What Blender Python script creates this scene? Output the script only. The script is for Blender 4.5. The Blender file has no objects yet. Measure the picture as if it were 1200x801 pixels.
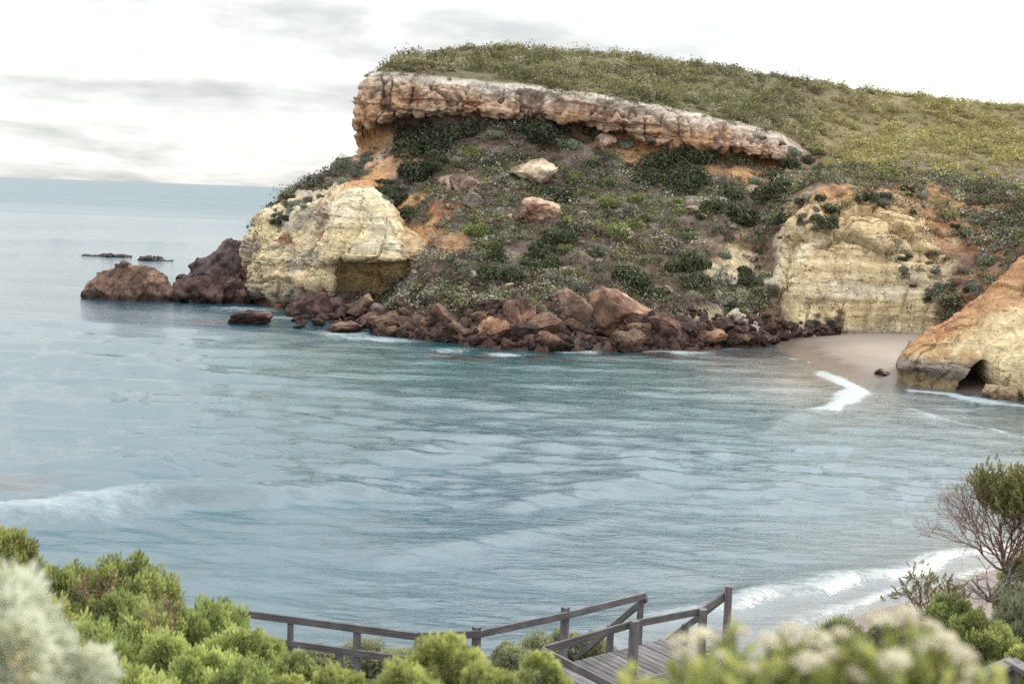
import bpy, math, random
import numpy as np
from mathutils import Vector, Matrix
from mathutils.bvhtree import BVHTree

random.seed(7)
rng = np.random.default_rng(11)
R = math.radians
scene = bpy.context.scene
COL = scene.collection

# ------------------------------------------------------------------ camera
CAM_H, FPX = 13.0, 1448.0
PITCH, ROLL = math.atan(171.4 / FPX), R(2.06)
FWD = np.array([0, math.cos(PITCH), -math.sin(PITCH)])
UP0 = np.array([0, math.sin(PITCH), math.cos(PITCH)])
RT0 = np.array([1.0, 0, 0])
RT = RT0 * math.cos(ROLL) + UP0 * math.sin(ROLL)
UP = -RT0 * math.sin(ROLL) + UP0 * math.cos(ROLL)
CAM = np.array([0, 0, CAM_H])
cd = bpy.data.cameras.new('camera')
cam = bpy.data.objects.new('camera', cd)
COL.objects.link(cam)
m = Matrix.Identity(4)
for i in range(3):
    m[i][0], m[i][1], m[i][2], m[i][3] = RT[i], UP[i], -FWD[i], CAM[i]
cam.matrix_world = m
cd.sensor_width = 36.0
cd.lens = 36.0 * FPX / 1200.0
cd.clip_start, cd.clip_end = 0.1, 90000
cd.dof.use_dof = True
cd.dof.focus_distance = 60.0
cd.dof.aperture_fstop = 2.6
scene.camera = cam

# ------------------------------------------------------------------ sky and sun
SUN_AZ, SUN_EL = R(42), R(26)          # azimuth measured from +Y towards +X
sun_dir = Vector((math.sin(SUN_AZ) * math.cos(SUN_EL), math.cos(SUN_AZ) * math.cos(SUN_EL), math.sin(SUN_EL)))
world = bpy.data.worlds.new('World')
scene.world = world
world.use_nodes = True
nt = world.node_tree
for n in list(nt.nodes):
    nt.nodes.remove(n)


def N(tree, typ, **kw):
    n = tree.nodes.new(typ)
    for k, v in kw.items():
        if k == 'inp':
            for a, b in v.items():
                n.inputs[a].default_value = b
        else:
            setattr(n, k, v)
    return n


def L(tree, a, b):
    tree.links.new(a, b)


def math_node(tree, op, a, b=None, clamp=False):
    n = tree.nodes.new('ShaderNodeMath')
    n.operation = op
    n.use_clamp = clamp
    for i, v in enumerate((a, b)):
        if v is None:
            continue
        if isinstance(v, (int, float)):
            n.inputs[i].default_value = v
        else:
            L(tree, v, n.inputs[i])
    return n.outputs[0]


def ramp(tree, fac, stops, interp='LINEAR'):
    n = tree.nodes.new('ShaderNodeValToRGB')
    n.color_ramp.interpolation = interp
    e = n.color_ramp.elements
    while len(e) < len(stops):
        e.new(0.5)
    for el, (p, c) in zip(e, stops):
        el.position = p
        el.color = (c if len(c) == 4 else (*c, 1)) if hasattr(c, '__len__') else (c, c, c, 1)
    L(tree, fac, n.inputs[0])
    return n.outputs[0]


def mixc(tree, fac, a, b, mode='MIX'):
    n = tree.nodes.new('ShaderNodeMix')
    n.data_type = 'RGBA'
    n.blend_type = mode
    for s, v in ((n.inputs[0], fac), (n.inputs[6], a), (n.inputs[7], b)):
        if isinstance(v, (int, float)):
            s.default_value = v
        elif isinstance(v, tuple):
            s.default_value = (*v, 1) if len(v) == 3 else v
        else:
            L(tree, v, s)
    return n.outputs[2]


sky = N(nt, 'ShaderNodeTexSky', sky_type='NISHITA', sun_disc=False, sun_elevation=SUN_EL, sun_rotation=SUN_AZ)
bg_sky = N(nt, 'ShaderNodeBackground', inp={'Strength': 0.1})
L(nt, sky.outputs[0], bg_sky.inputs[0])
tc = N(nt, 'ShaderNodeTexCoord')
sep = N(nt, 'ShaderNodeSeparateXYZ')
L(nt, tc.outputs['Generated'], sep.inputs[0])
zc = math_node(nt, 'MAXIMUM', sep.outputs[2], 0.0)
zd = math_node(nt, 'ADD', zc, 0.16)
cx = math_node(nt, 'DIVIDE', sep.outputs[0], zd)
cy = math_node(nt, 'DIVIDE', sep.outputs[1], zd)
comb = N(nt, 'ShaderNodeCombineXYZ', inp={2: 1.7})
L(nt, cx, comb.inputs[0])
L(nt, cy, comb.inputs[1])
n1 = N(nt, 'ShaderNodeTexNoise', inp={'Scale': 0.85, 'Detail': 8.0, 'Roughness': 0.55, 'Distortion': 0.5})
L(nt, comb.outputs[0], n1.inputs['Vector'])
cover = ramp(nt, n1.outputs['Fac'], [(0.36, 0.0), (0.62, 1.0)], 'EASE')
n2 = N(nt, 'ShaderNodeTexNoise', inp={'Scale': 2.4, 'Detail': 7.0, 'Roughness': 0.6})
L(nt, comb.outputs[0], n2.inputs['Vector'])
cov2 = ramp(nt, n2.outputs['Fac'], [(0.35, 0.0), (0.7, 1.0)], 'EASE')
cov = math_node(nt, 'ADD', math_node(nt, 'MULTIPLY', cover, 0.62), math_node(nt, 'MULTIPLY', cov2, 0.38))
cloud_col = mixc(nt, cov, (1.0, 0.995, 0.965), (0.42, 0.44, 0.435))
# overcast dome: brighter towards the zenith, and towards the veiled sun
bright = math_node(nt, 'ADD', math_node(nt, 'MULTIPLY', zc, 1.9), 0.82)
dotn = N(nt, 'ShaderNodeVectorMath', operation='DOT_PRODUCT')
L(nt, tc.outputs['Generated'], dotn.inputs[0])
dotn.inputs[1].default_value = sun_dir
glow = math_node(nt, 'POWER', math_node(nt, 'MAXIMUM', dotn.outputs['Value'], 0.0), 9.0)
bright = math_node(nt, 'ADD', bright, math_node(nt, 'MULTIPLY', glow, 1.3))
glow2 = math_node(nt, 'POWER', math_node(nt, 'MAXIMUM', dotn.outputs['Value'], 0.0), 3.0)
bright = math_node(nt, 'ADD', bright, math_node(nt, 'MULTIPLY', glow2, 0.12))
vm = N(nt, 'ShaderNodeVectorMath', operation='SCALE')
L(nt, cloud_col, vm.inputs[0])
L(nt, bright, vm.inputs['Scale'])
bg_cloud = N(nt, 'ShaderNodeBackground', inp={'Strength': 1.0})
L(nt, vm.outputs[0], bg_cloud.inputs[0])
mx = N(nt, 'ShaderNodeMixShader', inp={0: 0.93})
L(nt, bg_sky.outputs[0], mx.inputs[1])
L(nt, bg_cloud.outputs[0], mx.inputs[2])
wo = N(nt, 'ShaderNodeOutputWorld')
L(nt, mx.outputs[0], wo.inputs[0])

sd = bpy.data.lights.new('sun', 'SUN')
sd.energy = 2.8
sd.angle = R(14)
sd.color = (1.0, 0.89, 0.72)
sun = bpy.data.objects.new('sun', sd)
COL.objects.link(sun)
sun.rotation_euler = sun_dir.to_track_quat('Z', 'Y').to_euler()

scene.view_settings.view_transform = 'Standard'
scene.view_settings.look = 'None'
scene.view_settings.gamma = 1.0
scene.view_settings.use_curve_mapping = False
scene.view_settings.exposure = 0.52
scene.render.engine = 'CYCLES'
scene.cycles.use_denoising = False
scene.cycles.sample_clamp_direct = 6.0
scene.cycles.sample_clamp_indirect = 4.0
scene.cycles.max_bounces = 6
scene.cycles.diffuse_bounces = 3
scene.cycles.glossy_bounces = 3
scene.cycles.transmission_bounces = 3


# ------------------------------------------------------------------ helpers
def ray(px, py):
    d = FWD * FPX + RT * (px - 600.0) - UP * (py - 400.5)
    return d / np.linalg.norm(d)


def at(px, py, Y):
    """point seen at photograph position px, py at Y metres ahead"""
    d = ray(px, py)
    return CAM + d * (Y / d[1])


def on_z(px, py, z=0.0):
    d = ray(px, py)
    return CAM + d * ((z - CAM_H) / d[2])


def hash3(ix, iy, iz, seed=0):
    h = (ix.astype(np.int64) * 374761393 + iy.astype(np.int64) * 668265263 + iz.astype(np.int64) * 2147483647 + seed * 974711) & 0xFFFFFFFF
    h = ((h ^ (h >> 13)) * 1274126177) & 0xFFFFFFFF
    h = ((h ^ (h >> 16)) * 2246822519) & 0xFFFFFFFF
    return ((h ^ (h >> 15)) & 0xFFFFFF) / float(0xFFFFFF)


def vnoise(p, seed=0):
    """smooth value noise in [-1, 1]"""
    p = np.asarray(p, float)
    i = np.floor(p)
    f = p - i
    f = f * f * f * (f * (f * 6 - 15) + 10)
    i = i.astype(np.int64)
    out = 0
    for dx in (0, 1):
        wx = f[..., 0] if dx else 1 - f[..., 0]
        for dy in (0, 1):
            wy = f[..., 1] if dy else 1 - f[..., 1]
            for dz in (0, 1):
                wz = f[..., 2] if dz else 1 - f[..., 2]
                out = out + wx * wy * wz * hash3(i[..., 0] + dx, i[..., 1] + dy, i[..., 2] + dz, seed)
    return out * 2 - 1


def fbm(p, octaves=4, gain=0.5, seed=0, ridged=False):
    p = np.asarray(p, float)
    s, a, t = 0, 1.0, 0
    for o in range(octaves):
        v = vnoise(p * 2 ** o + 17.3 * o, seed + o)
        if ridged:
            v = 1 - 2 * np.abs(v)
        s = s + v * a
        t += a
        a *= gain
    return s / t


def voronoi(p, seed=0):
    p = np.asarray(p, float)
    i = np.floor(p).astype(np.int64)
    f = p - i
    F1 = np.full(p.shape[:-1], 9.0)
    F2 = np.full(p.shape[:-1], 9.0)
    ID = np.zeros(p.shape[:-1])
    OFF = np.zeros(p.shape)
    for dx in (-1, 0, 1):
        for dy in (-1, 0, 1):
            for dz in (-1, 0, 1):
                a, b, c = i[..., 0] + dx, i[..., 1] + dy, i[..., 2] + dz
                h = hash3(a, b, c, seed)
                o_ = np.stack([dx + h - f[..., 0], dy + hash3(a, b, c, seed + 1) - f[..., 1], dz + hash3(a, b, c, seed + 2) - f[..., 2]], -1)
                d = np.linalg.norm(o_, axis=-1)
                nearer = d < F1
                F2 = np.where(nearer, F1, np.minimum(F2, d))
                ID = np.where(nearer, hash3(a, b, c, seed + 3), ID)
                F1 = np.where(nearer, d, F1)
                OFF = np.where(nearer[..., None], o_, OFF)
    voronoi.offset = OFF
    return F1, F2, ID


def facets(p, seed, step=0.5, tilt=0.6, joint=0.3, warp=0.25):
    """blocky fractured rock: each cell a tilted plane of its own, dark joints between"""
    q_ = p + warp * np.stack([fbm(p * 1.3, 3, seed=seed + 5), fbm(p * 1.3 + 31, 3, seed=seed + 6), fbm(p * 1.3 + 67, 3, seed=seed + 7)], -1)
    F1_, F2_, ID_ = voronoi(q_, seed)
    an = ID_ * 977.0
    bn = ID_ * 3571.0
    d_ = np.stack([np.cos(an) * np.cos(bn), np.sin(an) * np.cos(bn), np.sin(bn)], -1)
    return (ID_ - 0.5) * 2 * step + tilt * (voronoi.offset * d_).sum(-1) - joint * (1 - sstep(F2_ - F1_, 0.0, 0.14))


def cracks(p, seed, width=0.07):
    return np.exp(-(fbm(p, 3, seed=seed) / width) ** 2)


def sstep(x, a, b):
    t = np.clip((np.asarray(x, float) - a) / (b - a), 0, 1)
    return t * t * (3 - 2 * t)


def lerp(a, b, t):
    return a + (b - a) * t


def build_mesh(name, verts, faces, colors=None, smooth=False, extra=None):
    verts = np.asarray(verts, np.float32)
    faces = np.asarray(faces, np.int32)
    k = faces.shape[1]
    me = bpy.data.meshes.new(name)
    me.vertices.add(len(verts))
    me.vertices.foreach_set('co', verts.ravel())
    me.loops.add(faces.size)
    me.loops.foreach_set('vertex_index', faces.ravel())
    me.polygons.add(len(faces))
    me.polygons.foreach_set('loop_start', np.arange(0, faces.size, k, dtype=np.int32))
    me.polygons.foreach_set('loop_total', np.full(len(faces), k, np.int32))
    me.polygons.foreach_set('use_smooth', np.full(len(faces), bool(smooth)))
    me.update(calc_edges=True)
    if colors is not None:
        a = me.color_attributes.new('Col', 'FLOAT_COLOR', 'POINT')
        c = np.ones((len(verts), 4), np.float32)
        c[:, :3] = colors
        a.data.foreach_set('color', c.ravel())
    for nm, arr in (extra or {}).items():
        a = me.attributes.new(nm, 'FLOAT', 'POINT')
        a.data.foreach_set('value', np.asarray(arr, np.float32).ravel())
    return me


def add_obj(name, me, mat=None, parent=None, **props):
    o = bpy.data.objects.new(name, me)
    COL.objects.link(o)
    if mat is not None and me is not None and not len(me.materials):
        me.materials.append(mat)
    if parent is not None:
        o.parent = parent
    for k, v in props.items():
        o[k] = v
    return o


def grid_faces(nu, nv):
    a = np.arange(nu * nv).reshape(nu, nv)
    return np.stack([a[:-1, :-1], a[1:, :-1], a[1:, 1:], a[:-1, 1:]], -1).reshape(-1, 4)


def pchip(y, t, axis=0):
    """monotone cubic through y at 0..n-1, evaluated at t"""
    y = np.moveaxis(np.asarray(y, float), axis, 0)
    n = len(y)
    d = np.diff(y, axis=0)
    mm = np.zeros_like(y)
    prod = d[:-1] * d[1:]
    mm[1:-1] = np.where(prod > 0, 2 * prod / np.where(np.abs(d[:-1] + d[1:]) < 1e-9, 1e-9, d[:-1] + d[1:]), 0)
    mm[0], mm[-1] = d[0], d[-1]
    i = np.clip(np.floor(t).astype(int), 0, n - 2)
    f = (t - i).reshape((-1,) + (1,) * (y.ndim - 1))
    y0, y1, m0, m1 = y[i], y[i + 1], mm[i], mm[i + 1]
    r = (2 * f ** 3 - 3 * f ** 2 + 1) * y0 + (f ** 3 - 2 * f ** 2 + f) * m0 + (-2 * f ** 3 + 3 * f ** 2) * y1 + (f ** 3 - f ** 2) * m1
    return np.moveaxis(r, 0, axis)


def sheet(ctrl, nu, vs):
    """ctrl: columns x rows x 3.  returns P (nu, nv, 3), u, v, unit normal facing out"""
    ctrl = np.asarray(ctrl, float)
    u = np.linspace(0, ctrl.shape[0] - 1, nu)
    t = []
    for k, n in enumerate(vs):
        t += list(k + np.arange(n) / n)
    t = np.array(t + [len(vs)])
    P = pchip(pchip(ctrl, u, 0), t, 1)
    return P, u, t


def normals(P):
    du = np.gradient(P, axis=0)
    dv = np.gradient(P, axis=1)
    n = np.cross(du, dv)
    return n / (np.linalg.norm(n, axis=-1, keepdims=True) + 1e-9)


def poly_dist(xy, line):
    """distance from points to a polyline, arc position of the nearest point and side (+ left of travel)"""
    xy = np.asarray(xy, float)
    best = np.full(len(xy), 1e9)
    arc = np.zeros(len(xy))
    side = np.zeros(len(xy))
    s0 = 0
    for a, b in zip(line[:-1], line[1:]):
        a, b = np.array(a[:2], float), np.array(b[:2], float)
        ab = b - a
        ln = np.linalg.norm(ab)
        t = np.clip(((xy - a) @ ab) / ln ** 2, 0, 1)
        q = a + t[:, None] * ab
        d = np.linalg.norm(xy - q, axis=1)
        sd_ = np.sign(ab[0] * (xy[:, 1] - a[1]) - ab[1] * (xy[:, 0] - a[0]))
        m_ = d < best
        best = np.where(m_, d, best)
        arc = np.where(m_, s0 + t * ln, arc)
        side = np.where(m_, sd_, side)
        s0 += ln
    return best, arc / s0, side


def tube(path, radii, seg=6):
    """a closed tapered tube: verts, quads"""
    path = np.asarray(path, float)
    n = len(path)
    tang = np.gradient(path, axis=0)
    tang /= np.linalg.norm(tang, axis=1, keepdims=True) + 1e-9
    ref = np.array([0.0, 0.0, 1.0]) if abs(tang[0][2]) < 0.9 else np.array([1.0, 0, 0])
    V = []
    for i in range(n):
        a = np.cross(tang[i], ref)
        a /= np.linalg.norm(a) + 1e-9
        b = np.cross(tang[i], a)
        for k in range(seg):
            an = 2 * math.pi * k / seg
            V.append(path[i] + radii[i] * (math.cos(an) * a + math.sin(an) * b))
    F = []
    for i in range(n - 1):
        for k in range(seg):
            k2 = (k + 1) % seg
            F.append((i * seg + k, i * seg + k2, (i + 1) * seg + k2, (i + 1) * seg + k))
    return np.array(V), np.array(F)


def join(parts):
    V, F, off = [], [], 0
    for v, f in parts:
        V.append(v)
        F.append(np.asarray(f) + off)
        off += len(v)
    return np.concatenate(V), np.concatenate(F)


def instances(tv, tf, mats, locs):
    """copies of a template (k,3),(f,4) under n 3x3 matrices and locations, as one vertex/face array"""
    n, k = len(locs), len(tv)
    V = np.einsum('nij,kj->nki', mats, tv) + locs[:, None, :]
    F = (tf[None] + (np.arange(n) * k)[:, None, None]).reshape(-1, tf.shape[1])
    return V.reshape(-1, 3), F


def frames(z, spin):
    """rotation matrices whose local z axis is the given unit vectors, spun about it"""
    z = z / (np.linalg.norm(z, axis=1, keepdims=True) + 1e-9)
    ref = np.where(np.abs(z[:, 2:3]) < 0.95, np.array([[0, 0, 1.0]]), np.array([[1.0, 0, 0]]))
    x = np.cross(ref, z)
    x /= np.linalg.norm(x, axis=1, keepdims=True) + 1e-9
    y = np.cross(z, x)
    c, s = np.cos(spin)[:, None], np.sin(spin)[:, None]
    return np.stack([x * c + y * s, -x * s + y * c, z], -1)


# ------------------------------------------------------------------ materials
def new_mat(name):
    mt = bpy.data.materials.new(name)
    mt.use_nodes = True
    t = mt.node_tree
    for n in list(t.nodes):
        t.nodes.remove(n)
    out = N(t, 'ShaderNodeOutputMaterial')
    return mt, t, out


def rock_material(name, scale=1.0, strata=0.0, bump=0.6, contrast=0.55, rough=0.92, per_object=0.0, stain=0.5):
    mt, t, out = new_mat(name)
    b = N(t, 'ShaderNodeBsdfPrincipled', inp={'Roughness': rough, 'Specular IOR Level': 0.2})
    geo = N(t, 'ShaderNodeNewGeometry') if not per_object else N(t, 'ShaderNodeTexCoord')
    pos = geo.outputs['Position'] if not per_object else geo.outputs['Object']
    at_ = N(t, 'ShaderNodeAttribute', attribute_name='Col')

    def nz(scale_, detail, rough_, sc3=None, dist_=0.0):
        n_ = N(t, 'ShaderNodeTexNoise', inp={'Scale': scale_, 'Detail': detail, 'Roughness': rough_, 'Distortion': dist_})
        if sc3:
            mp_ = N(t, 'ShaderNodeMapping')
            mp_.inputs['Scale'].default_value = sc3
            L(t, pos, mp_.inputs[0])
            L(t, mp_.outputs[0], n_.inputs['Vector'])
        else:
            L(t, pos, n_.inputs['Vector'])
        return n_.outputs['Fac']

    na, nb = nz(0.8 * scale, 10.0, 0.7), nz(4.0 * scale, 8.0, 0.75)
    streak = nz(1.0 * scale, 6.0, 0.7, (1.1, 1.1, 0.16), 0.4)          # stains that run down the face
    pit = nz(2.3 * scale, 3.0, 0.6, (1, 1, 1.5))
    c = mixc(t, 1.0, at_.outputs['Color'], ramp(t, na, [(0.30, 1 - contrast), (0.70, 1 + contrast * 0.6)]), 'MULTIPLY')
    c = mixc(t, 1.0, c, ramp(t, nb, [(0.32, 1 - contrast * 0.8), (0.68, 1 + contrast * 0.5)]), 'MULTIPLY')
    c = mixc(t, stain, c, ramp(t, streak, [(0.34, (0.62, 0.56, 0.53)), (0.5, (1, 1, 1)), (0.68, (1.12, 1.10, 1.06))]), 'MULTIPLY')
    c = mixc(t, 0.8, c, ramp(t, pit, [(0.28, (0.42, 0.38, 0.36)), (0.36, (1, 1, 1))]), 'MULTIPLY')
    h = math_node(t, 'ADD', na, math_node(t, 'MULTIPLY', nb, 0.45))
    h = math_node(t, 'ADD', h, math_node(t, 'MULTIPLY', ramp(t, pit, [(0.27, 0.0), (0.38, 1.0)]), 0.3))
    if strata:
        ns = nz(1.0, 6.0, 0.7, (0.07, 0.07, 2.2), 0.25)
        c = mixc(t, strata, c, ramp(t, ns, [(0.30, (0.50, 0.42, 0.36)), (0.37, (1, 1, 1)), (0.58, (1.0, 0.98, 0.92)), (0.72, (0.84, 0.76, 0.66))]), 'MULTIPLY')
        h = math_node(t, 'ADD', h, math_node(t, 'MULTIPLY', ns, 0.6 * strata))
        for sc3_, w_ in (((0.10, 0.10, 0.75), 0.010), ((0.42, 0.42, 0.16), 0.007)):            # open bedding planes and joints
            nk = nz(1.0, 5.0, 0.6, sc3_, 0.5)
            dk = math_node(t, 'ABSOLUTE', math_node(t, 'SUBTRACT', nk, 0.5))
            lk = math_node(t, 'MULTIPLY', ramp(t, dk, [(0.0, 1.0), (w_, 0.0)]), ramp(t, na, [(0.45, 0.0), (0.58, 1.0)]))
            c = mixc(t, lk, c, (0.13, 0.085, 0.06))
            h = math_node(t, 'SUBTRACT', h, math_node(t, 'MULTIPLY', lk, 0.5))
    if per_object:
        oi = N(t, 'ShaderNodeObjectInfo')
        c = mixc(t, 1.0, c, ramp(t, oi.outputs['Random'], [(0, (1 - per_object, 1 - per_object, 1 - per_object * 0.8)), (0.5, (1, 0.95, 0.95)), (1, (1 + per_object, 1 + per_object * 0.8, 1 + per_object * 0.5))]), 'MULTIPLY')
    if per_object:
        gw = N(t, 'ShaderNodeNewGeometry')                     # rock kept wet by the wash, up to the tide line
        sz = N(t, 'ShaderNodeSeparateXYZ')
        L(t, gw.outputs['Position'], sz.inputs[0])
        dry = ramp(t, math_node(t, 'ADD', sz.outputs[2], math_node(t, 'MULTIPLY', math_node(t, 'SUBTRACT', na, 0.5), 1.2)), [(0.35, 0.0), (0.95, 1.0)])
        c = mixc(t, dry, mixc(t, 1.0, c, (0.42, 0.38, 0.38), 'MULTIPLY'), c)
        L(t, ramp(t, dry, [(0.0, 0.35), (1.0, rough)]), b.inputs['Roughness'])
    L(t, c, b.inputs['Base Color'])
    bp = N(t, 'ShaderNodeBump', inp={'Strength': bump, 'Distance': 0.4 / scale})
    L(t, h, bp.inputs['Height'])
    L(t, bp.outputs[0], b.inputs['Normal'])
    L(t, b.outputs[0], out.inputs[0])
    return mt


def leaf_material(name, translucent=0.35, vary=0.25, spec=0.25, through=(1.25, 1.2, 0.7)):
    mt, t, out = new_mat(name)
    at_ = N(t, 'ShaderNodeAttribute', attribute_name='Col')
    oi = N(t, 'ShaderNodeObjectInfo')
    hs = N(t, 'ShaderNodeHueSaturation', inp={'Saturation': 1.0, 'Value': 1.0})
    L(t, at_.outputs['Color'], hs.inputs['Color'])
    L(t, math_node(t, 'ADD', math_node(t, 'MULTIPLY', oi.outputs['Random'], 0.03), 0.485), hs.inputs['Hue'])
    L(t, math_node(t, 'ADD', math_node(t, 'MULTIPLY', oi.outputs['Random'], vary * 2), 1 - vary), hs.inputs['Value'])
    d = N(t, 'ShaderNodeBsdfPrincipled', inp={'Roughness': 0.55, 'Specular IOR Level': spec})
    L(t, hs.outputs[0], d.inputs['Base Color'])
    tr = N(t, 'ShaderNodeBsdfTranslucent')
    L(t, mixc(t, 1.0, hs.outputs[0], through, 'MULTIPLY'), tr.inputs[0])
    ms = N(t, 'ShaderNodeMixShader', inp={0: translucent})
    L(t, d.outputs[0], ms.inputs[1])
    L(t, tr.outputs[0], ms.inputs[2])
    L(t, ms.outputs[0], out.inputs[0])
    return mt


def bark_material(name, c1, c2):
    mt, t, out = new_mat(name)
    b = N(t, 'ShaderNodeBsdfPrincipled', inp={'Roughness': 0.9, 'Specular IOR Level': 0.2})
    tcx = N(t, 'ShaderNodeTexCoord')
    n = N(t, 'ShaderNodeTexNoise', inp={'Scale': 30.0, 'Detail': 5.0})
    L(t, tcx.outputs['Object'], n.inputs['Vector'])
    L(t, ramp(t, n.outputs['Fac'], [(0.3, c1), (0.7, c2)]), b.inputs['Base Color'])
    L(t, b.outputs[0], out.inputs[0])
    return mt


def wood_material():
    mt, t, out = new_mat('weathered_timber')
    b = N(t, 'ShaderNodeBsdfPrincipled', inp={'Roughness': 0.82, 'Specular IOR Level': 0.3})
    tcx = N(t, 'ShaderNodeTexCoord')
    oi = N(t, 'ShaderNodeObjectInfo')
    off = N(t, 'ShaderNodeVectorMath', operation='ADD')
    L(t, tcx.outputs['Object'], off.inputs[0])
    cb = N(t, 'ShaderNodeCombineXYZ')
    L(t, math_node(t, 'MULTIPLY', oi.outputs['Random'], 40.0), cb.inputs[0])
    L(t, cb.outputs[0], off.inputs[1])
    mp = N(t, 'ShaderNodeMapping')
    mp.inputs['Scale'].default_value = (1.2, 22.0, 22.0)
    L(t, off.outputs[0], mp.inputs[0])
    n = N(t, 'ShaderNodeTexNoise', inp={'Scale': 1.6, 'Detail': 7.0, 'Roughness': 0.7})
    L(t, mp.outputs[0], n.inputs['Vector'])
    c = ramp(t, n.outputs['Fac'], [(0.25, (0.045, 0.044, 0.050)), (0.5, (0.105, 0.102, 0.112)), (0.75, (0.20, 0.195, 0.205))])
    n2 = N(t, 'ShaderNodeTexNoise', inp={'Scale': 2.5, 'Detail': 4.0})
    L(t, off.outputs[0], n2.inputs['Vector'])
    c = mixc(t, 1.0, c, ramp(t, n2.outputs['Fac'], [(0.3, 0.7), (0.7, 1.25)]), 'MULTIPLY')
    c = mixc(t, 1.0, c, ramp(t, oi.outputs['Random'], [(0, 0.78), (1, 1.25)]), 'MULTIPLY')
    L(t, c, b.inputs['Base Color'])
    bp = N(t, 'ShaderNodeBump', inp={'Strength': 0.5, 'Distance': 0.01})
    L(t, n.outputs['Fac'], bp.inputs['Height'])
    L(t, bp.outputs[0], b.inputs['Normal'])
    L(t, b.outputs[0], out.inputs[0])
    return mt


M_ROCK = rock_material('headland_rock', 1.0, 0.0, 1.0, 0.5)
M_LIME = rock_material('limestone', 1.0, 0.6, 0.9, 0.34, stain=0.75)
M_BOULDER = rock_material('boulder_rock', 1.6, 0.0, 1.0, 0.6, 0.85, 0.45)
M_SLOPE_LEAF = leaf_material('slope_shrub_leaf', 0.25, 0.22, 0.15)
M_SCRUB = leaf_material('scrub_leaf', 0.3, 0.0, 0.1)
M_BUSH_LEAF = leaf_material('coastal_bush_leaf', 0.38, 0.10, 0.3)
M_SILVER = leaf_material('silver_leaf', 0.3, 0.05, 0.2, (1.0, 1.0, 0.95))
M_STEM = bark_material('brown_stem', (0.075, 0.05, 0.045), (0.20, 0.145, 0.125))
M_DRY = bark_material('dry_twig', (0.11, 0.068, 0.05), (0.26, 0.17, 0.125))
M_WOOD = wood_material()

# ------------------------------------------------------------------ headland
C_DARK = np.array([0.095, 0.058, 0.047])
C_SCREE = np.array([0.165, 0.122, 0.098])
C_ORANGE = np.array([0.56, 0.325, 0.16])
C_RUST = np.array([0.36, 0.165, 0.085])
C_TAN = np.array([0.66, 0.47, 0.34])
C_PALE = np.array([0.74, 0.67, 0.59])
C_CREAM = np.array([0.80, 0.665, 0.42])
C_WHITE = np.array([0.84, 0.78, 0.62])
C_GREY = np.array([0.36, 0.32, 0.295])
C_OLIVE = np.array([0.13, 0.125, 0.065])

cols_px = [
    # waterline        boulder top       mid slope         ledge base        ledge bulge       ledge top         plateau           ridge
    [(286, 338, 146), (287, 292, 147), (340, 219, 150), (416, 178, 155), (417, 140, 154), (432, 92, 156), (446, 84, 162), (470, 66, 180)],
    [(350, 352, 138), (360, 300, 141), (405, 214, 148), (424, 172, 153), (426, 135, 151), (446, 86, 153), (475, 74, 164), (515, 56, 185)],
    [(418, 388, 116), (440, 353, 131.5), (457, 228, 143), (464, 158, 153), (463, 130, 151.2), (472, 87, 152), (510, 70, 166), (560, 53, 188)],
    [(500, 402, 108), (505, 350, 117), (520, 240, 136), (530, 148, 152), (530, 125, 150.8), (535, 93, 152), (570, 72, 168), (610, 53, 190)],
    [(580, 408, 105), (585, 355, 114), (600, 250, 134), (610, 146, 152), (610, 128, 151.2), (612, 101, 152.5), (640, 78, 172), (680, 55, 194)],
    [(660, 412, 104), (662, 355, 113), (670, 255, 133), (690, 160, 153), (690, 140, 151.8), (690, 113, 153), (710, 88, 175), (740, 59, 198)],
    [(740, 410, 106), (740, 355, 115), (750, 260, 133), (765, 178, 153), (765, 155, 152), (765, 126, 153.5), (775, 98, 178), (800, 67, 202)],
    [(820, 408, 109), (820, 350, 118), (830, 260, 134), (840, 184, 153), (840, 166, 151), (840, 141, 154.5), (850, 109, 180), (870, 77, 206)],
    [(880, 405, 113), (880, 352, 120), (890, 270, 135), (905, 194, 155), (905, 181, 153.5), (908, 157, 157), (920, 121, 184), (940, 88, 210)],
    [(930, 400, 119), (912, 330, 122), (915, 260, 130), (950, 206, 150), (950, 196, 154), (950, 176, 160), (970, 134, 188), (1000, 97, 214)],
    [(965, 396, 120), (950, 290, 122.5), (955, 236, 127), (985, 208, 141), (985, 197, 149), (985, 182, 161), (1010, 142, 190), (1050, 103, 218)],
    [(1040, 394, 121), (1030, 295, 123), (1035, 240, 128), (1060, 208, 142), (1060, 197, 151), (1060, 182, 165), (1080, 147, 195), (1120, 110, 222)],
    [(1095, 392, 120), (1095, 340, 122), (1115, 280, 128), (1135, 218, 142), (1135, 203, 152), (1135, 187, 168), (1150, 152, 198), (1190, 119, 226)],
    [(1140, 402, 113), (1160, 350, 117), (1180, 285, 125), (1200, 225, 140), (1200, 208, 151), (1205, 192, 168), (1230, 157, 200), (1260, 128, 228)],
    [(1230, 425, 101), (1240, 355, 107), (1265, 285, 117), (1290, 232, 136), (1300, 214, 150), (1310, 197, 170), (1330, 162, 202), (1350, 137, 232)],
    [(1420, 470, 88), (1430, 390, 95), (1450, 310, 108), (1480, 250, 130), (1490, 230, 148), (1500, 212, 170), (1520, 176, 204), (1540, 152, 236)],
]
ctrl = []
for c in cols_px:
    c = c[:6] + [(c[6][0], c[6][1] + 4, c[6][2]), (c[7][0], c[7][1] + 10, c[7][2])]
    pts = [at(*p) for p in c]
    toe = pts[0] + np.array([0, -2.5, 0])
    toe[2] = -2.2
    rid = pts[-1]
    back = rid + np.array([8, 40, -9.0])
    far = rid + np.array([14, 78, 0])
    far[2] = -2
    ctrl.append([toe] + pts + [back, far])
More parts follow.
